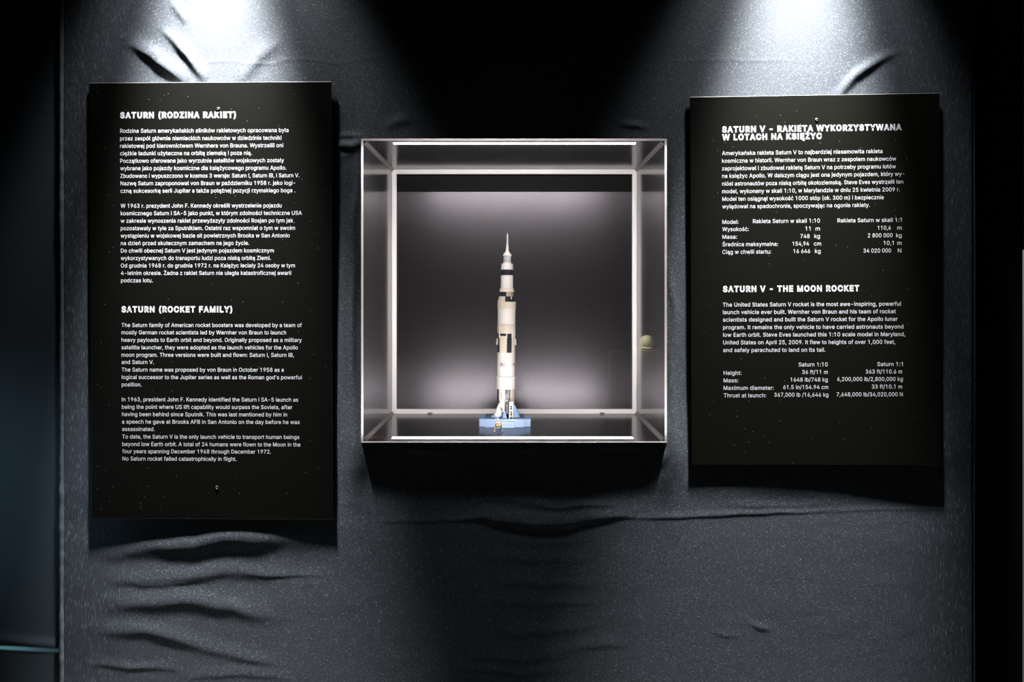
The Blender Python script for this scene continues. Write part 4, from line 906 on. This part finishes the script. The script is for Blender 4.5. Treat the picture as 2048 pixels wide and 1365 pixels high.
# the lander ------------------------------------------------------------
LY = 0.285; kl = (LY-CAM.y)/FPX
lander = thing('lunar_lander_model', 'tiny grey and gold toy lander standing before the blue stand', 'model lander', (at(997, 0, LY).x, LY, cz0+.0004))
u = kl                                           # one pixel there
bm = bmesh.new(); lathe(bm, [(4.4*u, 9.5*u), (6.6*u, 11*u), (6.6*u, 14.0*u), (4.8*u, 15.5*u)], 8)
obj('descent_stage', bm, M['gold'], lander)
bm = bmesh.new(); lathe(bm, [(5.2*u, 15.5*u), (5.6*u, 17*u), (4.4*u, 20.5*u), (2.6*u, 21.5*u)], 10); box(bm, -6.4*u, -4.0*u, -2*u, 2*u, 16.5*u, 19*u); box(bm, 4.2*u, 7.2*u, -2*u, 2*u, 15.8*u, 18.0*u)
obj('ascent_stage', bm, M['lander_grey'], lander)
bm = bmesh.new(); box(bm, -2.2*u, 2.2*u, -6.9*u, -6.2*u, 11.6*u, 13.2*u); box(bm, -3*u, 1*u, -6.0*u, -5*u, 15.8*u, 16.6*u)
obj('red_plate', bm, M['red'], lander)
bm = bmesh.new(); box(bm, -2.0*u, 2.0*u, -2*u, 2*u, 5.5*u, 9.6*u); box(bm, -3.6*u, -1.2*u, -5.2*u, -4.6*u, 17.2*u, 19.4*u)
obj('engine', bm, M['pblack'], lander)
bm = bmesh.new(); box(bm, -2.4*u, .6*u, -1.4*u, 1.4*u, 21.5*u, 25*u); tube(bm, [(-1*u, 0, 24.5*u), (-1.6*u, 0, 27.5*u)], .7*u); tube(bm, [(2.5*u, 0, 21*u), (4.6*u, 0, 23.4*u)], .5*u); tube(bm, [(-3*u, 0, 21*u), (-6*u, -.5*u, 25.4*u)], .7*u)
obj('antenna', bm, M['lander_grey'], lander)
for sx, sy in ((-1, -1), (1, -1), (1, 1), (-1, 1)):
    bm = bmesh.new()
    tube(bm, [(sx*4.6*u, sy*4.6*u, 12.5*u), (sx*6.8*u, sy*6.8*u, 8*u), (sx*7.4*u, sy*7.4*u, .6*u)], .65*u)
    tube(bm, [(sx*3.2*u, sy*3.2*u, 10*u), (sx*6.9*u, sy*6.9*u, 6*u)], .45*u)
    lathe(bm, [(1.6*u, 0), (1.5*u, .8*u)], 10, (sx*7.4*u, sy*7.4*u))
    obj('leg', bm, M['pdark'] if sx*sy < 0 else M['gold'], lander)

# ------------------------------------------------------------------ the two information boards
def wall_depth(px, py):
    return FAB-float(cloth_relief(np.array([px], float), np.array([py], float))[0])

class Board:
    def __init__(s, name, label, corners, depths, screws, m):
        s.P = [at(px, py, y) for (px, py), y in zip(corners, depths)]      # TL, TR, BR, BL
        s.n = (s.P[1]-s.P[0]).cross(s.P[3]-s.P[0]).normalized()
        if s.n.y > 0: s.n = -s.n
        s.root = thing(name, label, 'information board', (s.P[3]+s.P[2])/2)
        s.o = Vector(s.root.location)
        t = 0.007
        bm = bmesh.new()
        mid = (s.P[0]+s.P[1]+s.P[2]+s.P[3])/4; c = 0.0018
        f = [bm.verts.new(p-s.o+c*Vector((math.copysign(1, mid.x-p.x), 0, math.copysign(1, mid.z-p.z)))) for p in s.P]
        e = [bm.verts.new(p-s.o-s.n*.0012) for p in s.P]; b = [bm.verts.new(p-s.o-s.n*t) for p in s.P]
        bm.faces.new(f)
        bm.faces.new(b[::-1])
        for u, v in ((f, e), (e, b)):
            for i in range(4):
                j = (i+1) % 4; bm.faces.new((u[i], v[i], v[j], u[j])).material_index = 1
        obj('panel', bm, [m, M['board_edge']], s.root)
        s.bu = (s.P[1]-s.P[0]); s.bd = (s.P[2]-s.P[3]); s.h = s.P[3]-s.P[0]
        for px, py in screws:
            p = s.hit(px, py)-s.o
            bm = bmesh.new()
            lathe(bm, [(.0022, -.0125), (.0022, -.001), (.0085, -.001), (.0085, .0004), (.0065, .0018), (.0035, .0024), (.0028, .0016)], 16)
            for v in bm.verts: v.co = Vector((v.co.x, -v.co.z, v.co.y))
            o = obj('screw', bm, M['screw'], s.root, True, angle=50); o.location = p; o['label'] = 'bright steel screw head'
    def hit(s, px, py, lift=0.0):
        d = at(px, py, 0)-CAM
        return CAM+d*((s.P[0]-CAM).dot(s.n)/d.dot(s.n))+s.n*lift
    def write(s, name, items, cap, offset, label=None, parent=None):
        """items: (text, left px, baseline px, right px)"""
        vs, fs = [], []
        for body, x0, y0, x1 in items:
            co, f = text_mesh(body, offset)
            A = s.hit(x0, y0, .0002)
            t = min(1, max(0, (A-s.P[0]).dot(s.h)/s.h.length_squared))
            e = (s.bu*(1-t)+s.bd*t).normalized()
            width = (s.hit(x1, y0)-s.hit(x0, y0)).length
            up = e.cross(s.n).normalized()
            if up.z < 0: up = -up
            kx = width/(co[:, 0].max()-co[:, 0].min()); xm = co[:, 0].min()
            kz = cap*(FPX and (A.y-CAM.y)/FPX)/CAP_HEIGHT
            n0 = len(vs)
            for p in co: vs.append(A-s.o+e*((p[0]-xm)*kx)+up*(p[1]*kz))
            fs += [tuple(i+n0 for i in q_) for q_ in f]
        me = bpy.data.meshes.new(name); me.from_pydata(vs, [], fs); me.update()
        o = link(name, me, M['ink'], s.root)
        if label: o['label'] = label
        return o

def zoom(ox, oy, k): return lambda x, y: (ox+x/k, oy+y/k)
def lines(z, rows):
    out = []
    for body, x0, y, x1 in rows:
        a = z(x0, y); b = z(x1, y); out.append((body, a[0], a[1], b[0]))
    return out

CAPB, CAPH = 7.9, 11.0
OB, OH = 0.006, 0.048
left = Board('information_board', 'taller black text board left of the lit case', ((178, 165.8), (662.3, 163), (665, 1040), (182.5, 1037.6)),
             (0.0075, 0.0065, 0.0075, 0.0075), ((436.5, 218), (433.5, 975.5)), M['board'])
z1 = zoom(170, 150, 4.0157); z2 = zoom(170, 390, 4.0157); z3 = zoom(170, 600, 4.0157)
left.write('heading', lines(z1, [('SATURN (RODZINA RAKIET)', 281, 346, 1213)]), CAPH, OH, 'Polish heading in bold white capitals')
left.write('paragraph', lines(z1, [
    ('Rodzina Saturn amerykańskich silników rakietowych opracowana była', 282, 465, 1635),
    ('przez zespół głównie niemieckich naukowców w dziedzinie techniki', 282, 526, 1578),
    ('rakietowej pod kierownictwem Wernhera von Brauna. Wystrzelili oni', 282, 586, 1592),
    ('ciężkie ładunki użyteczne na orbitę ziemską i poza nią.', 282, 646, 1340),
    ('Początkowo oferowane jako wyrzutnie satelitów wojskowych zostały', 283, 706, 1598),
    ('wybrane jako pojazdy kosmiczne dla księżycowego programu Apollo.', 283, 766, 1617),
    ('Zbudowano i wypuszczono w kosmos 3 wersje: Saturn I, Saturn IB, i Saturn V.', 284, 827, 1722),
    ('Nazwę Saturn zaproponował von Braun w październiku 1958 r. jako logi-', 285, 887, 1688),
    ('czną sukcesorkę serii Jupiter a także potężnej pozycji rzymskiego boga .', 285, 947, 1688)]), CAPB, OB, 'first Polish paragraph in white')
left.write('paragraph', lines(z2, [
    ('W 1963 r. prezydent John F. Kennedy określił wystrzelenie pojazdu', 287, 104, 1579),
    ('kosmicznego Saturn I SA-5 jako punkt, w którym zdolności techniczne USA', 287, 164, 1741),
    ('w zakresie wynoszenia rakiet przewyższyły zdolności Rosjan po tym jak', 287, 224, 1672),
    ('pozostawały w tyle za Sputnikiem. Ostatni raz wspomniał o tym w swoim', 287, 284, 1687),
    ('wystąpieniu w wojskowej bazie sił powietrznych Brooks w San Antonio', 287, 344, 1644),
    ('na dzień przed skutecznym zamachem na jego życie.', 288, 404, 1318),
    ('Do chwili obecnej Saturn V jest jedynym pojazdem kosmicznym', 288, 464, 1516),
    ('wykorzystywanych do transportu ludzi poza niską orbitę Ziemi.', 288, 524, 1492),
    ('Od grudnia 1968 r. do grudnia 1972 r. na Księżyc leciały 24 osoby w tym', 288, 584, 1686),
    ('4-letnim okresie. Żadna z rakiet Saturn nie uległa katastroficznej awarii', 289, 644, 1656),
    ('podczas lotu.', 289, 703, 545)]), CAPB, OB, 'second Polish paragraph in white')
left.write('heading', lines(z2, [('SATURN (ROCKET FAMILY)', 292, 942, 1183)]), CAPH, OH, 'English heading in bold white capitals')
left.write('paragraph', lines(z3, [
    ('The Saturn family of American rocket boosters was developed by a team of', 293, 219, 1741),
    ('mostly German rocket scientists led by Wernher von Braun to launch', 293, 278, 1615),
    ('heavy payloads to Earth orbit and beyond. Originally proposed as a military', 293, 338, 1741),
    ('satellite launcher, they were adopted as the launch vehicles for the Apollo', 293, 398, 1709),
    ('moon program. Three versions were built and flown: Saturn I, Saturn IB,', 293, 458, 1678),
    ('and Saturn V.', 294, 516, 553),
    ('The Saturn name was proposed by von Braun in October 1958 as a', 294, 577, 1596),
    ("logical successor to the Jupiter series as well as the Roman god's powerful", 295, 637, 1740),
    ('position.', 295, 696, 455)]), CAPB, OB*.8, 'first English paragraph in white')
left.write('paragraph', lines(z3, [
    ('In 1963, president John F. Kennedy identified the Saturn I SA-5 launch as', 296, 816, 1712),
    ('being the point where US lift capability would surpass the Soviets, after', 296, 876, 1665),
    ('having been behind since Sputnik. This was last mentioned by him in', 297, 935, 1623),
    ('a speech he gave at Brooks AFB in San Antonio on the day before he was', 297, 995, 1724),
    ('assassinated.', 298, 1054, 560),
    ('To date, the Saturn V is the only launch vehicle to transport human beings', 299, 1115, 1721),
    ('beyond low Earth orbit. A total of 24 humans were flown to the Moon in the', 299, 1175, 1730),
    ('four years spanning December 1968 through December 1972.', 300, 1233, 1493),
    ('No Saturn rocket failed catastrophically in flight.', 301, 1292, 1217)]), CAPB, OB*.6, 'second English paragraph in white')

right = Board('information_board', 'shorter black text board right of the lit case', ((1380, 194), (1879.3, 186), (1880.5, 930.3), (1385, 929.2)),
              (0.0075, 0.003, 0.003, 0.0075), ((1633.5, 240),), M['board_warm'])
r1 = zoom(1370, 170, 3.864); r2 = zoom(1370, 400, 3.864); r3 = zoom(1370, 640, 3.864)
right.write('heading', lines(r1, [('SATURN V - RAKIETA WYKORZYSTYWANA', 286, 366, 1675)]), CAPH, OH, 'upper line of the Polish heading')
right.write('heading', lines(r1, [('W LOTACH NA KSIĘŻYC', 287, 426, 1058)]), CAPH, OH, 'lower line of the Polish heading')
right.write('paragraph', lines(r1, [
    ('Amerykańska rakieta Saturn V to najbardziej niesamowita rakieta', 286, 543, 1526),
    ('kosmiczna w historii. Wernher von Braun wraz z zespołem naukowców', 286, 602, 1632),
    ('zaprojektował i zbudował rakietę Saturn V na potrzeby programu lotów', 286, 661, 1630),
    ('na księżyc Apollo. W dalszym ciągu jest ona jedynym pojazdem, który wy-', 287, 719, 1695),
    ('niósł astronautów poza niską orbitę okołoziemską. Steve Eves wystrzelił ten', 287, 779, 1687),
    ('model, wykonany w skali 1:10, w Marylandzie w dniu 25 kwietnia 2009 r.', 287, 838, 1660),
    ('Model ten osiągnął wysokość 1000 stóp (ok. 300 m) i bezpiecznie', 288, 897, 1536),
    ('wylądował na spadochronie, spoczywając na ogonie rakiety.', 288, 955, 1428)]), CAPB, OB, 'Polish paragraph in white')
for zz, label, rows in ((r1, 'Polish row names in white', [('Model:', 289, 1075, 413), ('Wysokość:', 289, 1131, 492), ('Masa:', 289, 1190, 402), ('Średnica maksymalna:', 289, 1248, 719), ('Ciąg w chwili startu:', 289, 1307, 665)]),
        (r1, 'figures of the small rocket in Polish', [('Rakieta Saturn w skali 1:10', 525, 1069, 1043), ('11', 930, 1126, 970), ('748', 892, 1185, 963), ('154,94', 831, 1243, 958), ('16 646', 838, 1301, 967)]),
        (r1, 'units beside the small rocket figures', [('m', 1009, 1126, 1043), ('kg', 1000, 1184, 1043), ('cm', 996, 1242, 1052), ('kg', 1004, 1300, 1048)]),
        (r1, 'figures of the full size rocket in Polish', [('Rakieta Saturn w skali 1:1', 1178, 1063, 1675), ('110,6', 1489, 1120, 1590), ('2 800 000', 1413, 1179, 1604), ('10,1', 1535, 1237, 1612), ('34 020 000', 1379, 1297, 1592)]),
        (r1, 'units beside the full size rocket figures', [('m', 1641, 1119, 1674), ('kg', 1631, 1178, 1674), ('m', 1641, 1237, 1674), ('N', 1645, 1296, 1672)])):
    right.write('table_column', lines(zz, rows), CAPB, OB, label)
right.write('heading', lines(r2, [('SATURN V - THE MOON ROCKET', 292, 711, 1347)]), CAPH, OH, 'English heading in bold white capitals')
right.write('paragraph', lines(r2, [
    ('The United States Saturn V rocket is the most awe-inspiring, powerful', 292, 826, 1668),
    ('launch vehicle ever built. Wernher von Braun and his team of rocket', 293, 884, 1629),
    ('scientists designed and built the Saturn V rocket for the Apollo lunar', 293, 942, 1643),
    ('program. It remains the only vehicle to have carried astronauts beyond', 294, 1001, 1688),
    ('low Earth orbit. Steve Eves launched this 1:10 scale model in Maryland,', 294, 1059, 1702),
    ('United States on April 25, 2009. It flew to heights of over 1,000 feet,', 294, 1118, 1624),
    ('and safely parachuted to land on its tail.', 295, 1177, 1085)]), CAPB, OB*1.4, 'English paragraph in white')
for label, rows in (('English row names in white', [('Height:', 298, 426, 436), ('Mass:', 298, 484, 412), ('Maximum diameter:', 298, 542, 686), ('Thrust at launch:', 299, 600, 627)]),
        ('figures of the small rocket in English', [('Saturn 1:10', 878, 361, 1103), ('36 ft/11 m', 905, 419, 1103), ('1648 lb/748 kg', 815, 478, 1103), ('61.5 in/154.94 cm', 759, 536, 1107), ('367,000 lb /16,646 kg', 689, 595, 1108)]),
        ('figures of the full size rocket in English', [('Saturn 1:1', 1486, 358, 1683), ('363 ft/110.6 m', 1396, 416, 1678), ('6,200,000 lb/2,800,000 kg', 1177, 474, 1683), ('33 ft/10.1 m', 1443, 532, 1678), ('7,648,000 lb/34,020,000 N', 1172, 592, 1683)])):
    right.write('table_column', lines(r3, rows), CAPB, OB*1.4, label)

# ------------------------------------------------------------------ across the room: the lit exhibit that the glass mirrors
def mirrored(px, py, y):          # the point at depth y (behind the camera) that the pane shows at a pixel
    p = at(px, py, -2*.0028-y); return Vector((p.x, y, p.z))
gy = -5.6
c = mirrored(1294, 685, gy); kg = (-2*.0028-gy-CAM.y)/FPX
gl = thing('globe_capsule', 'pale round capsule on the plinth across the room, mirrored in the case glass', 'capsule', (c.x, gy, c.z-14*kg))
obj('shell', lathed([(9*kg, 0), (13.5*kg, 3*kg)]+[(14.5*kg*math.cos(R(a)), 14*kg+14.5*kg*math.sin(R(a))) for a in range(-40, 90, 10)], seg=32), M['globe'], gl, True)
obj('base_ring', lathed([(9.5*kg, -.8*kg), (9.5*kg, .5*kg)], seg=24), M['plinth'], gl)
zt = c.z-14.8*kg
pl = obj('plinth', boxes((c.x-20*kg, c.x+20*kg, gy-.16, gy+.16, 0, zt)), M['plinth'], None, bevel=.004)
tag(pl, 'yellow grey plinth across the room under the pale capsule', 'plinth')
c2 = mirrored(1232, 703, gy)
p2 = obj('plinth', boxes((c2.x-13*kg, c2.x+15*kg, gy-.14, gy+.14, 0, c2.z)), M['plinth'], None, bevel=.004)
tag(p2, 'low yellow grey plinth beside the capsule plinth across the room', 'plinth')
spot('exhibit_lamp', (c.x-1.0, gy+.9, 3.3), (c.x-.12, gy, c.z-.03), 2600, 11, 0.8, (1.0, 0.97, 0.6), 0.05)
